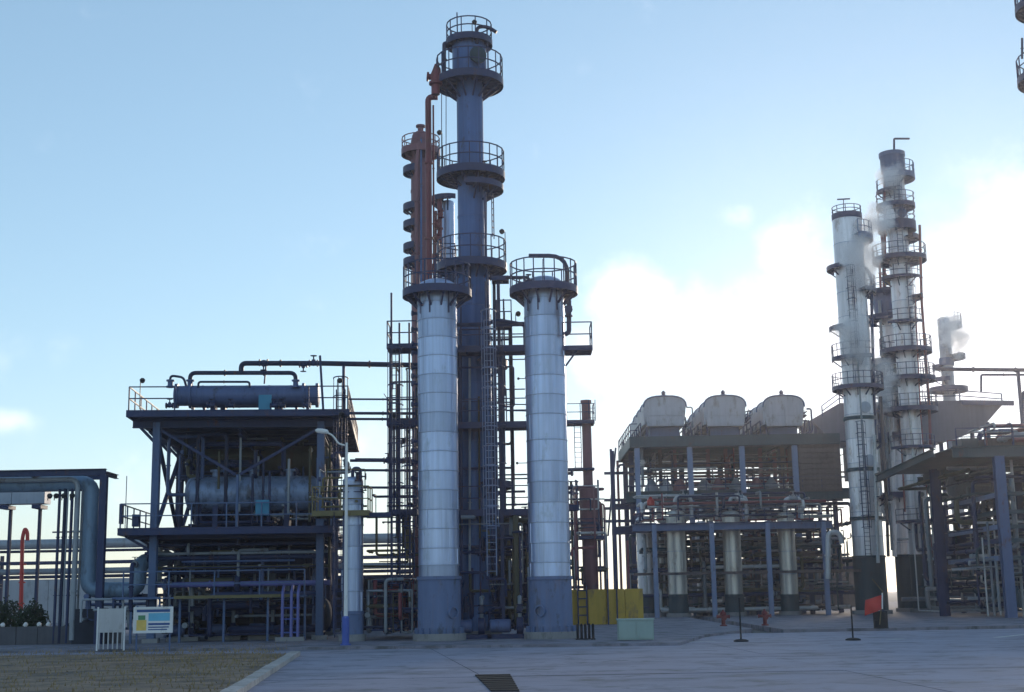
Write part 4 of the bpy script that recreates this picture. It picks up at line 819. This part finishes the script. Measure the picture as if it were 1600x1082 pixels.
# the three air cooler boxes
def cooler(label, pxl, pxr, r_top):
    xa, xb = W(pxl, 660, YF - .2).x, W(pxr, 660, YF - .2).x; w = xb - xa; y0, y1 = YF + .4, YK + 1.0; xc = (xa + xb) / 2; zb0 = ZA(xc, y0, 666); zt = ZA(xc, y0, 629); za = ZA(xc, y0, r_top)
    t = thing('air_cooler', (xc, (y0 + y1) / 2, zd), label, 'air cooler', 'air coolers on the steel deck')
    zs_ = zb0 + (zt - zb0) * .8
    cs = lambda k: math.copysign(abs(math.cos(math.pi * k / 12)) ** .7, math.cos(math.pi * k / 12))
    def sec(y): return [(xa + w * .06, y, zb0), (xb - w * .06, y, zb0)] + [(xc + w / 2 * cs(k), y, zs_ + (za - zs_) * math.sin(math.pi * k / 12) ** .75) for k in range(13)]
    mb = MB(); n = 15; mb.add(sec(y0) + sec(y1), [tuple(range(n)), tuple(range(2 * n - 1, n - 1, -1))] + [((i + 1) % n, i, n + i, n + (i + 1) % n) for i in range(n)]); mb.build('housing', 'box_lav', t, angle=50)
    for yy in (y0 - .06, y0 + 3, y0 + 6.5, y0 + 10): q = [V(xc + (w / 2 + .04) * cs(k), yy, zs_ + (za - zs_ + .05) * math.sin(math.pi * k / 12) ** .75) for k in range(13)]; MB().tube(q, .07, 6).build('rib', 'steel_mid', t)
    for i in range(2):
        for j in range(2):
            px0 = xa + .2 + (w - .36) * i / 2; pz0 = zb0 + .1 + (zs_ - zb0 - .05) * j / 2
            MB().box((px0 + (w - .3) / 4, y0 - .03, pz0 + (zs_ - zb0 - .2) / 4), ((w - .5) / 2, .05, (zs_ - zb0 - .2) / 2)).build('panel', 'box_lav', t)
    for j in range(6):
        yy = y0 + (y1 - y0) * (j + .5) / 6; MB().box((xa + .02, yy, (zb0 + zs_) / 2), (.16, (y1 - y0) / 6 - .12, zs_ - zb0 - .3)).build('panel', 'box_lav', t)
    MB().lathe([(.32, 0), (.32, .22), (.16, .24), (.16, .42), (.22, .43), (.05, .62)], (xc, y0 + .7, za - .02), 14).build('vent', 'steel', t)
    MB().box((xc, (y0 + y1) / 2, (zd + zb0) / 2), (w * .7, y1 - y0 - 1.5, zb0 - zd - .02)).build('plenum', 'steel_mid', t)
    for sx in (-1, 1):
        for yy in (y0 + .3, (y0 + y1) / 2, y1 - .3): MB().box((xc + sx * w * .44, yy, (zd + zb0) / 2), (.14, .14, zb0 - zd - .03)).build('leg', 'steel', t)
    for sx in (-1, 1): mb = MB(); rail_pts(mb, [(xc + sx * w * .60, y0, zd), (xc + sx * w * .60, y1, zd)], 1.2, 2, .04); mb.build('railing', 'steel', t)
    clutter(t, (xb, xb + .6, y0, y0 + 3, zd + .2, zt - .4), 4, ['pipe_grey', 'steel'], (.05, .1), int(pxl))
    return t
cooler('pale hipped air cooler box on the deck, leftmost of three', 1008, 1074, 620); cooler('pale hipped air cooler box on the deck, middle of three', 1103, 1168, 619); cooler('pale hipped air cooler box on the deck, rightmost of three', 1196, 1260, 619)

# ------------------------------------------------------------------ lower frame with silver vessels in front of it
YV = 104.0; zv = ZA(14, YV, 818)
lf = thing('vessel_frame', (16, YV + 2, 0), 'low frame on blue grey posts around the silver vessels at right', 'steel structure')
pxs = (1024, 1114, 1202, 1290); vx = [XA(px, 4, YV) for px in pxs]
xl_, xr_ = XA(988, zv, YV), XA(1300, zv, YV)
for i, x in enumerate(vx):
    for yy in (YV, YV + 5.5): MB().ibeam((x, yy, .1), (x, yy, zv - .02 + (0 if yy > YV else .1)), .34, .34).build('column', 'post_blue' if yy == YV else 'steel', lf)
for yy in (YV, YV + 2.7, YV + 5.5): MB().ibeam((xl_ - (1.2 if yy > YV else 0), yy, zv - .28), (xr_, yy, zv - .28), .25, .5).build('beam', 'steel_mid' if yy == YV else 'steel', lf)
MB().box(((xl_ + xr_) / 2, YV + 2.7, zv), (xr_ - xl_, 5.8, .07)).build('deck_plate', 'steel', lf)
for x in vx: MB().ibeam((x, YV + .2, zv - .3), (x, YV + 5.4, zv - .3), .2, .36).build('beam', 'steel', lf)
zz = ZA(14, YV, 896); MB().bar((xl_, YV + .2, zz), (xr_ + 3, YV + .2, zz), .16, .2).build('beam', 'brown_panel', lf); MB().bar((xl_, YV + 4.2, zz + .3), (xr_ + 3, YV + 4.2, zz + .3), .16, .2).build('beam', 'steel', lf)
rail_pts(MB(), [(xl_, YV + .1, zv + .1), (xr_, YV + .1, zv + .1)], 1.0, 1.8, .025).build('railing', 'steel', lf)
clutter(lf, (xl_, xr_ + 3, YV + 2.5, YV + 7.5, .4, zv - .5), 85, ['pipe_grey', 'pipe_dark', 'steel_green', 'pipe_pale', 'brown_panel', 'pipe_olive'], (.06, .16), 71)
clutter(lf, (xl_ + .5, xr_, YV + .8, YV + 5, zv + .3, zv + 2.4), 26, ['pipe_grey', 'pipe_pale', 'rust_pipe', 'pipe_dark'], (.06, .13), 72)
pipe(lf, PP(YV - .4, [(1294, 905), (1294, 832), (1312, 832), (1316, 850)]), .2, 'pipe_pale', 'pipe', .6)
MB().lathe([(.3, 0), (.3, .4), (.18, .5), (.05, .75)], W(1017, 790, YV + 3), 12).build('red_actuator', 'red', lf)
for i, (px, r, dy, m, rt_, lab) in enumerate(((1058, .74, 2.2, 'silver', 797, 'tall silver vessel on a green skirt, left of the three in front'), (1145, .70, 2.2, 'silver', 797, 'tall silver vessel on a green skirt, middle of the three in front'), (1231, .66, 2.2, 'silver', 799, 'tall silver vessel on a green skirt, right of the three in front'),
                                      (1008, .62, 4.2, 'clad_old', 806, 'dull silver vessel at the left end of the vessel row'), (1098, .5, 7.2, 'clad_old', 812, 'dull vessel set back between the left and middle silver vessels'), (1181, .52, 7.2, 'tower_red', 814, 'dull red vessel set back between the middle and right silver vessels'), (1037, .42, 7.0, 'silver', 830, 'slim silver vessel just behind the left front vessel'))):
    Y = YV + dy; X = XA(px, 4, Y); zt = ZA(X, Y, rt_)
    t = vvessel('silver_vessel' if m != 'tower_red' else 'red_vessel', lab, X, Y, .1, zt - .35, r, m, 'vessel', ZA(X, Y, 930), 'skirt_green', True, joints=[ZA(X, Y, q) for q in (930, 897, 862, 830, rt_ + 12)] if m != 'tower_red' else None)
    pipe(t, [(X, Y, zt), (X, Y, zt + 1.0), (X + 1.3, Y, zt + 1.0), (X + 1.3, Y, zt - .6)], .15, 'pipe_pale', 'pipe', .45); MB().lathe([(.3, 0), (.3, .12)], (X, Y, zt + .1), 14).build('flange', 'pipe_grey', t); valve(t, (X + .7, Y, zt + 1.0), .16, (1, 0, 0), 'pipe_grey')
# pole scaffold edge at the far left of that group
for px, m, w_ in ((946, 'steel', .2), (962, 'steel', .3), (982, 'rust_pipe', .16)):
    a = W(px, 900, 96); t = MB().bar((a.x, 96, .1), (a.x, 96, ZA(a.x, 96, 845 if px != 962 else 705)), w_).build('post', m, lf)

# ------------------------------------------------------------------ right: steaming towers
def rtower(name, label, px, Y, r, rows, top_row, m, joint_rows, skirt_row=870, zskirt=6):
    X = XA(px, ZA(10, Y, 900), Y)
    return vvessel(name, label, X, Y, .1, ZA(X, Y, top_row), r, m, 'tower', ZA(X, Y, skirt_row), 'skirt_green', True, joints=[ZA(X, Y, q) for q in joint_rows]), X
t1, X1 = rtower('steam_tower', 'broad silver tower wrapped in steam, left of the right hand group', 1359, 105, 1.17, None, 345, 'clad_old', list(range(345, 870, 38)) + [870])
zf = lambda r, X=X1, Y=105: ZA(X, Y, r)
ringplat(t1, (X1, 105), zf(337), .3, 1.2, 0, 360, 'steel', .4, True, .6, 8)
ringplat(t1, (X1, 105), zf(372), 1.17, 1.95, -80, 80, 'steel_mid', .4, True, 1.0, 8); ringplat(t1, (X1, 105), zf(418), 1.17, 1.85, 120, 230, 'steel', .25, False); ringplat(t1, (X1, 105), zf(512), 1.17, 1.95, 150, 230, 'steel', .25, False)
ringplat(t1, (X1, 105), zf(606), 1.17, 2.0, 0, 360, 'steel', .25, True, 1.0, 12, rm='steel')
for r_ in (655, 735, 811): MB().lathe([(1.28, zf(r_) - .14), (1.28, zf(r_) + .14)], (X1, 105, 0), 32).build('ring', 'steel_green', t1)
ringplat(t1, (X1, 105), zf(778), 1.17, 2.1, -70, 60, 'steel', .25, False)
for r_, dx in ((640, .1), (722, .15)): an = -math.pi / 2 + dx; MB().lathe([(.34, 0), (.34, .2), (.44, .21), (.44, .3), (.1, .34)], (X1 + 1.1 * math.cos(an), 105 + 1.1 * math.sin(an), zf(r_)), 18, (math.cos(an), math.sin(an), 0)).build('manhole', 'duct', t1)
pipe(t1, PP(104.4, [(1352, 418), (1361, 432), (1363, 520), (1368, 700)]), .12, 'pipe_dark', 'pipe', .4); MB().bar(W(1308, 312, 105), W(1328, 311, 105), .1).build('vent_cap', 'steel', t1); MB().bar(W(1318, 335, 105), W(1318, 312, 105), .06).build('vent_stem', 'steel', t1)
pipe(t1, PP(103.7, [(1372, 880), (1366, 680)]), .14, 'pipe_pale', 'pipe')
t2, X2 = rtower('steam_tower', 'tallest slim silver tower of the right hand group with a bent vent on top', 1440, 109, .84, None, 272, 'clad_old', list(range(272, 868, 40)) + [868], 868)
zf2 = lambda r: ZA(X2, 109, r)
MB().lathe([(.98, zf2(270)), (1.0, zf2(248)), (1.08, zf2(246)), (1.08, zf2(240)), (.3, zf2(237))], (X2, 109, 0), 28).build('cap', 'steel_mid', t2)
pipe(t2, PP(108.5, [(1397, 243), (1397, 217), (1421, 217)]), .09, 'pipe_dark', 'vent_pipe', .12, 8, False)
ringplat(t2, (X2, 109), zf2(276), .84, 1.75, -90, 60, 'steel_mid', .4, True, 1.0); ringplat(t2, (X2, 109), zf2(322), .84, 1.6, 0, 360, 'steel', .3, True, .9); ringplat(t2, (X2, 109), zf2(350), .84, 1.55, 0, 360, 'steel', .7, True, .9)
for r_, a0, a1, ro in ((372, -60, 60, 1.7), (405, 0, 360, 2.2), (463, -40, 60, 1.7), (548, 0, 360, 2.1), (592, 0, 360, 2.2), (640, 0, 360, 2.2)): ringplat(t2, (X2, 109), zf2(r_), .84, ro, a0, a1, 'steel', .3, ro > 2, 1.0)
an = -math.pi / 2 + .2; MB().lathe([(.3, 0), (.3, .2), (.4, .21), (.4, .3)], (X2 + .8 * math.cos(an), 109 + .8 * math.sin(an), zf2(338)), 18, (math.cos(an), math.sin(an), 0)).build('manhole', 'steel_mid', t2)
pipe(t2, PP(108.2, [(1437, 352), (1440, 470), (1452, 640), (1460, 860)]), .11, 'rust_pipe', 'pipe', .6); pipe(t2, PP(108, [(1430, 470), (1438, 640), (1456, 865)]), .06, 'rust_pipe', 'pipe'); pipe(t2, PP(108.4, [(1382, 285), (1383, 400), (1374, 405), (1376, 450)]), .1, 'rust_pipe', 'pipe')
ladder_px(t2, 1444, 640, 555, 107, 'steel', True)
t3, X3 = rtower('steam_tower', 'shorter silver tower between the two tall ones in the right hand group', 1414, 113, .72, None, 470, 'clad_old', list(range(470, 868, 42)) + [868], 868)
zf3 = lambda r: ZA(X3, 113, r)
MB().lathe([(1.0, zf3(492)), (1.12, zf3(480)), (1.12, zf3(458)), (.5, zf3(450))], (X3, 113, 0), 24).build('cap', 'exch', t3)
for r_, a0, a1, ro in ((456, 0, 360, 1.6), (497, 100, 300, 2.1), (566, 0, 360, 2.3), (612, 120, 330, 2.2), (680, 150, 360, 1.9), (772, 120, 330, 1.8)): ringplat(t3, (X3, 113), zf3(r_), .72, ro, a0, a1, 'steel', .42, ro < 1.7, .9)
pipe(t3, PP(112.4, [(1382, 458), (1381, 400), (1378, 360)]), .16, 'rust_pipe', 'pipe'); pipe(t3, PP(112, [(1398, 870), (1391, 560)]), .2, 'clad_old', 'pipe'); MB().box(W(1390, 438, 112), (.9, .6, .8)).build('lamp_box', 'yellow_dull', t3)
clutter(t3, bx(1366, 1425, 560, 860, 111, 114.5), 22, ['pipe_grey', 'rust_pipe', 'brown_panel', 'pipe_pale', 'steel'], (.07, .2), 81)
t4, X4 = rtower('steam_tower', 'distant pale tower venting steam at the far right', 1504, 150, .68, None, 500, 'box_lav', list(range(500, 868, 45)) + [868], 868)
zf4 = lambda r: ZA(X4, 150, r)
for r_, a0, a1, ro in ((507, -70, 70, 2.0), (556, -70, 70, 2.1), (607, 0, 360, 2.1), (592, 150, 260, 1.7), (572, 150, 220, 1.6)): ringplat(t4, (X4, 150), zf4(r_), .68, ro, a0, a1, 'steel', .45, ro == 2.0, 1.0)
MB().lathe([(.8, zf4(572)), (.85, zf4(566)), (.8, zf4(560))], (X4, 150, 0), 24).build('ring', 'steel_mid', t4)
for r_, a0, a1, ro in ((455, -70, 40, 1.9), (560, 150, 300, 1.9), (690, -60, 30, 1.9)): ringplat(t1, (X1, 105), zf(r_), 1.17, ro, a0, a1, 'steel', .25, True, 1.0)
for r_, a0, a1, ro in ((300, 150, 260, 1.5), (436, 160, 330, 1.7), (505, 200, 330, 1.6), (700, 180, 350, 1.8), (760, -60, 60, 1.7), (815, 180, 360, 1.8)): ringplat(t2, (X2, 109), zf2(r_), .84, ro, a0, a1, 'steel', .16, True, .9)
ladder_px(t1, 1333, 600, 420, 103.6, 'steel', True); ladder_px(t1, 1350, 870, 660, 103.5, 'steel', True); ladder_px(t2, 1404, 400, 282, 107.9, 'steel', True); ladder_px(t2, 1424, 540, 410, 107.9, 'steel', True)
for (Y_, pl, r_, mm) in ((103.4, [(1336, 520), (1343, 600), (1352, 760)], .07, 'pipe_grey'), (107.6, [(1421, 640), (1430, 760), (1436, 865)], .1, 'pipe_pale'), (111.6, [(1374, 470), (1382, 620), (1394, 860)], .12, 'pipe_grey'), (111.2, [(1402, 480), (1406, 640), (1414, 800)], .08, 'rust_pipe'), (103.2, [(1376, 620), (1384, 760), (1388, 870)], .12, 'brown_panel')): pipe(t1 if Y_ < 105 else t2 if Y_ < 110 else t3, PP(Y_, pl), r_, mm, 'pipe')
# slanted hopper canopy behind the towers
Yc = 138; cp = thing('conveyor_canopy', W(1420, 700, Yc), 'large dark sloping canopy behind the right hand towers', 'canopy')
def cpz(px, r_): return W(px, r_, Yc)
top = [cpz(1268, 656), cpz(1312, 630), cpz(1500, 626), cpz(1568, 631), cpz(1532, 672), cpz(1480, 690), cpz(1300, 690)]
mb = MB(); n = len(top); dv = V(0, 7, 0); mb.add(top + [p + dv for p in top], [tuple(range(n - 1, -1, -1)), tuple(range(n, 2 * n))] + [(i, (i + 1) % n, n + (i + 1) % n, n + i) for i in range(n)]); mb.build('hopper_shell', 'box_dark', cp, angle=20)
for px in (1275, 1330, 1400, 1470, 1520, 1545): a = W(px, 690, Yc + 1); MB().bar((a.x, Yc + 1, .1), (a.x, Yc + 1, ZA(a.x, Yc + 1, 660)), .35).build('leg', 'steel', cp)
rail_pts(MB(), [cpz(1285, 651) + V(0, 0, 0), cpz(1312, 631), cpz(1500, 627), cpz(1566, 632)], 1.1, 3, .05).build('railing', 'steel', cp)
MB().bar(cpz(1500, 630) + V(0, -.3, 0), cpz(1582, 631) + V(0, -.3, 0), .3, .5).build('beam', 'steel', cp)
MB().box(((W(1275, 730, 132).x + W(1450, 730, 132).x) / 2, 134, ZA(40, 132, 720)), (W(1340, 730, 132).x - W(1275, 730, 132).x, 2, 3.4)).build('equipment_box', 'brown_panel', cp)
# ------------------------------------------------------------------ right hand pipe frame
Yr = 84.0; rf = thing('process_structure', W(1540, 960, Yr), 'dense green grey pipe frame with a thick front column at the right edge', 'steel structure')
xa_, xb_ = XA(1462, 8, 100), 60.0; zr = ZA(30, Yr, 706); xq = XA(1500, 8, Yr)
MB().ibeam((XA(1488, zr, Yr), Yr, zr), (xb_, Yr, zr), .35, .7).build('beam', 'steel_green', rf); MB().ibeam((xa_, 104, zr - .2), (xb_, 104, zr - .2), .35, .6).build('beam', 'steel_green', rf)
for i in range(7):
    x = XA(1490, zr, Yr) + i * 3.6; MB().ibeam((x - (1.2 if i == 0 else 0), Yr + .2, zr), (x + .4, 103.8, zr), .3, .5).build('beam', 'steel_green', rf)
MB().box(((xq + xb_) / 2, 94, zr + .36), (xb_ - xq, 19.5, .08)).build('deck_plate', 'steel_green', rf)
MB().ibeam((XA(1571, 4, Yr), Yr - .1, .1), (XA(1571, 4, Yr), Yr - .1, zr - .3), .62, .5).build('column', 'steel_mid', rf)
for px, yy, w_ in ((1468, 92, .42), (1476, 93, .2), (1530, 98, .3), (1600, 92, .4), (1500, 103, .3), (1550, 103, .3), (1592, 86, .14)): x = XA(px, 4, yy); MB().ibeam((x, yy, .1), (x, yy, zr - .35), w_, w_).build('column', 'steel' if px != 1592 else 'pipe_pale', rf)
for (r_, m) in ((772, 'post_blue'), (823, 'post_blue'), (872, 'post_blue'), (800, 'steel_green'), (845, 'steel')):
    z_ = ZA(30, Yr, r_); MB().bar((XA(1484, z_, 96), 96, z_), (XA(1565, z_, Yr), Yr + .3, z_), .2, .3).build('beam', m, rf); MB().bar((XA(1576, z_, Yr), Yr + .2, z_), (60, Yr + .2, z_), .16, .24).build('beam', 'steel_green', rf)
    MB().bar((XA(1470, z_, 101), 101, z_ + .2), (60, 101, z_ + .2), .2, .3).build('beam', 'steel', rf)
rf_rail = rail_pts(MB(), [(xq, Yr, zr + .4), (xb_, Yr, zr + .4)], 1.1, 1.8, .03).build('railing', 'steel', rf)
xr0 = XA(1476, 5, Yr + 4)
clutter(rf, (xr0 + 1, 45, Yr + .8, 103, .4, zr - .5), 120, ['pipe_dark', 'pipe_grey', 'steel_green', 'pipe_dark', 'pipe_olive', 'pipe_pale'], (.05, .18), 91)
clutter(rf, (xr0 + 1.5, 40, Yr + .8, 92, .3, zr - 4), 40, ['pipe_grey', 'pipe_pale', 'steel_green', 'pipe_dark'], (.05, .12), 92)
for i in range(16): x = xr0 + 1.4 + i * .75; pipe(rf, [(x, Yr + 1 + (i % 4), .2), (x, Yr + 1 + (i % 4), random.uniform(3.5, 8))], random.uniform(.05, .1), random.choice(['pipe_pale', 'pipe_grey', 'steel_green']))
clutter(rf, (XA(1535, zr, 92), 50, 88, 100, zr + .5, zr + 2.6), 26, ['rust_pipe', 'brown_panel', 'pipe_grey', 'steel'], (.06, .2), 93)
for px, r_, w_ in ((1560, 682, 2.4), (1590, 684, 2.0), (1508, 688, 1.2)):
    p = W(px, r_, 94); MB().box((p.x, 94, zr + 1.1), (w_, 2, 1.5)).build('equipment_box', 'brown_panel' if px > 1540 else 'steel_green', rf)
hdrum('horizontal_drum', 'grey drum inside the right hand pipe frame at mid height', (XA(1490, 9, 95), 95, ZA(35, 95, 760)), (XA(1575, 9, 95), 95, ZA(35, 95, 760)), .9, 'pipe_grey', 'drum', 3, True, ZA(35, 95, 782))
hdrum('horizontal_drum', 'dark drum low inside the right hand pipe frame', (XA(1485, 4, 98), 98, ZA(35, 98, 850)), (XA(1640, 4, 98), 98, ZA(35, 98, 850)), 1.0, 'pipe_dark', 'drum', 3, True, ZA(35, 98, 874))
# thin line crossing at the right edge, with a second hoop line
tl = thing('overhead_line', W(1560, 690, 120), 'thin overhead pipe line crossing to the right picture edge', 'pipe')
pipe(tl, PP(120, [(1462, 577), (1640, 579)]), .17, 'pipe_dark', 'pipe'); pipe(tl, PP(121, [(1533, 612), (1533, 586), (1640, 586)]), .10, 'pipe_dark', 'pipe', .2); pipe(tl, PP(121, [(1598, 700), (1598, 612), (1640, 606)]), .14, 'pipe_dark', 'pipe', .4)
for px in (1600,): a = W(px, 690, 120.5); MB().bar((a.x, 120.5, .1), (a.x, 120.5, ZA(a.x, 120.5, 578)), .25).build('post', 'steel', tl)
# tower just beyond the right edge, its platforms reach into the picture
Y = 70; X = W(1652, 60, Y).x; te = thing('edge_tower', (X, Y, 0), 'tower mostly beyond the right edge with platform rims reaching into the top corner', 'tower')
MB().lathe([(1.2, .1), (1.2, ZA(X, Y, -60))], (X, Y, 0), 28).build('shell', 'tower_paint', te)
for r_ in (8, 119): ringplat(te, (X, Y), ZA(X, Y, r_), 1.2, (X - W(1589 if r_ < 50 else 1593, r_, Y).x), 0, 360, 'steel', .3, True, 1.1, 12)
pipe(te, PP(69.5, [(1597, 60), (1597, 92)]), .06, 'pipe_dark')
# ------------------------------------------------------------------ small things on the road side
Yq = 56; a, b = W(966, 1005, Yq), W(1020, 977, Yq); gc = thing('green_cabinet', ((a.x + b.x) / 2, Yq, .1), 'low pale green cabinet at the apron corner', 'cabinet')
MB().box(((a.x + b.x) / 2, Yq, .11 + .41), (b.x - a.x, .7, .78)).build('body', 'cabinet', gc); MB().box(((a.x + b.x) / 2, Yq, .94), (b.x - a.x + .08, .78, .06)).build('lid', 'cabinet', gc)
for s_ in (-1, 1): MB().box(((a.x + b.x) / 2 + s_ * (b.x - a.x) / 4, Yq - .36, .52), ((b.x - a.x) / 2 - .06, .03, .66)).build('door', 'cabinet', gc)
for i, px in enumerate((903, 909, 915, 921, 927)):
    p = W(px, 1000, 57.5 + (i % 2) * .4); MB().lathe([(.10, 0), (.10, .04), (.055, .05), (.055, .62), (.02, .66)], (p.x, p.y, .11), 10).build('bollard', 'rubber', None, 'short dark bollard by the right silver tower, %s from left' % ('first', 'second', 'third', 'fourth', 'fifth')[i], 'bollard', 'row of short dark bollards')
for px, lab in ((1158, 'near the white line'), (1333, 'in front of the blue grey posts')):
    g = G(px, 1003 if px < 1200 else 1001); t = thing('stanchion', (g.x, g.y, 0), 'thin dark stanchion on a round foot, ' + lab, 'stanchion')
    MB().lathe([(.30, .004), (.30, .05), (.2, .09), (.05, .11)], (g.x, g.y, 0), 20).build('foot', 'rubber', t); MB().lathe([(.035, .1), (.03, 1.3 if px > 1200 else 1.7), (.05, 1.32 if px > 1200 else 1.72)], (g.x, g.y, 0), 10).build('pole', 'rubber', t)
for px, lab in ((1131, 'left of the stanchion'), (1196, 'right of the stanchion')):
    g = G(px, 986); g = W(px, 986, 76); x, y = g.x, 76; t = thing('fire_hydrant', (x, y, .1), 'small red fire hydrant on the far apron, ' + lab, 'hydrant', 'red hydrants on the far apron')
    MB().lathe([(.2, 0), (.2, .07), (.11, .09), (.11, .6), (.17, .62), (.17, .68), (.13, .76), (.05, .84), (.05, .9)], (x, y, .1), 16).build('barrel', 'red_dull', t)
    for s_ in (-1, 1): MB().lathe([(.08, .1), (.08, .3), (.11, .31), (.11, .36)], (x, y, .62), 12, (s_, 0, 0)).build('outlet', 'red_dull', t)
    MB().lathe([(.10, .1), (.10, .3), (.14, .31), (.14, .37)], (x, y, .55), 12, (0, -1, 0)).build('outlet', 'red_dull', t)
# red flag on a dark drum
g = W(1375, 984, 66); x, y = g.x, 66; t = thing('flag', (x, y, .1), 'small red flag with white edge leaning from a dark drum', 'flag')
fl_ = MB(); nx, nz_ = 8, 5; vs2 = []
A = W(1378, 930, 65.8); B = W(1352, 938, 65.8); dn = W(1352, 960, 65.8) - B
for j in range(nz_ + 1):
    for i in range(nx + 1):
        s_ = i / nx; q = A + (B - A) * s_ + dn * (j / nz_) * (1 + .12 * s_); q.y += .10 * math.sin(s_ * 6 + j * .5); vs2.append(q)
fs2 = [(j * (nx + 1) + i, j * (nx + 1) + i + 1, (j + 1) * (nx + 1) + i + 1, (j + 1) * (nx + 1) + i) for j in range(nz_) for i in range(nx)]
fl_.add(vs2 + [v_ + V(0, .012, 0) for v_ in vs2], fs2 + [tuple(k + len(vs2) for k in reversed(f)) for f in fs2]); fl_.build('cloth', 'red', t)
MB().bar(A + V(.02, 0, .1), A + dn + V(.02, 0, 0), .05).build('hem', 'white', t); MB().tube([(x, y, .3), A + V(.05, 0, .15), W(1363, 905, 65.9)], .025, 8).build('pole', 'yellow_dull', t)
t = thing('drum_bin', (x, y, .1), 'dark upright drum holding the red flag at right', 'drum')
MB().lathe([(.34, .0), (.36, .02), (.34, .05), (.34, .38), (.36, .4), (.34, .42), (.34, .78), (.36, .8), (.3, .82)], (x + .15, y + .35, .11), 24).build('shell', 'rubber', t); MB().lathe([(.1, .82), (.1, .86)], (x + .25, y + .3, .11), 12).build('bung', 'steel', t)
# ------------------------------------------------------------------ steam and haze
def volmat(name, col, dens, aniso, noise=None):
    m = bpy.data.materials.new(name); m.use_nodes = True; t = m.node_tree; t.nodes.clear()
    o = t.nodes.new('ShaderNodeOutputMaterial'); v = t.nodes.new('ShaderNodeVolumePrincipled'); t.links.new(v.outputs[0], o.inputs['Volume'])
    v.inputs['Color'].default_value = (*col, 1); v.inputs['Density'].default_value = dens; v.inputs['Anisotropy'].default_value = aniso
    if noise:
        tcn = t.nodes.new('ShaderNodeTexCoord'); nz_ = t.nodes.new('ShaderNodeTexNoise'); nz_.inputs['Scale'].default_value = noise; nz_.inputs['Detail'].default_value = 5; nz_.inputs['Roughness'].default_value = .68
        geo = t.nodes.new('ShaderNodeNewGeometry'); t.links.new(geo.outputs['Position'], nz_.inputs['Vector'])
        ln = t.nodes.new('ShaderNodeVectorMath'); ln.operation = 'LENGTH'; t.links.new(tcn.outputs['Object'], ln.inputs[0])
        fa = t.nodes.new('ShaderNodeMapRange'); fa.inputs['From Min'].default_value = .35; fa.inputs['From Max'].default_value = 1.0; fa.inputs['To Min'].default_value = .16; fa.inputs['To Max'].default_value = -.35; t.links.new(ln.outputs['Value'], fa.inputs['Value'])
        ad = t.nodes.new('ShaderNodeMath'); ad.operation = 'ADD'; t.links.new(nz_.outputs[0], ad.inputs[0]); t.links.new(fa.outputs[0], ad.inputs[1])
        mr2 = t.nodes.new('ShaderNodeMapRange'); mr2.inputs['From Min'].default_value = .50; mr2.inputs['From Max'].default_value = .86; mr2.inputs['To Max'].default_value = dens; t.links.new(ad.outputs[0], mr2.inputs['Value']); t.links.new(mr2.outputs[0], v.inputs['Density'])
    M[name] = m; return m
volmat('steam', (.985, .985, .99), 2.6, .4, .8)
def steam(label, px, py, Y, a, b_, c, tilt=0):
    p = W(px, py, Y); mb = MB(); prof = [(math.sin(math.pi * i / 10), -math.cos(math.pi * i / 10)) for i in range(11)]; mb.lathe(prof, (0, 0, 0), 18)
    o = mb.build('steam', 'steam', None, label, 'steam', kind='stuff'); me = o.data; off = o.location.copy(); o.location = p
    for v_ in me.vertices: v_.co = v_.co + off
    o.scale = (a, b_, c); o.rotation_euler = (0, tilt, 0); return o
steam('white steam drifting round the broad silver tower', 1348, 405, 102.9, 3.1, 1.9, 4.8, R(10)); steam('thin steam round the middle of the broad silver tower', 1338, 530, 102.8, 2.8, 1.8, 5.0, R(-6)); steam('steam puff at the top of the tallest right hand tower', 1392, 278, 107.3, 2.1, 1.6, 2.4); steam('thin wisp of steam drifting off the broad silver tower to its upper right', 1372, 345, 104, 2.4, 1.8, 3.4, R(30)); steam('low steam between the two tall right hand towers', 1385, 600, 106.5, 2.2, 1.4, 4.4, R(5)); steam('steam cloud at the top of the distant pale tower', 1490, 520, 147.5, 3.4, 2.4, 5.2, R(-15))
volmat('haze', (.84, .87, 1.0), .00043, .79)
MB().box((0, 330, 23), (1210, 1080, 48.4)).build('haze', 'haze', None, 'thin pale haze filling the air', 'haze', kind='stuff')
#==END==
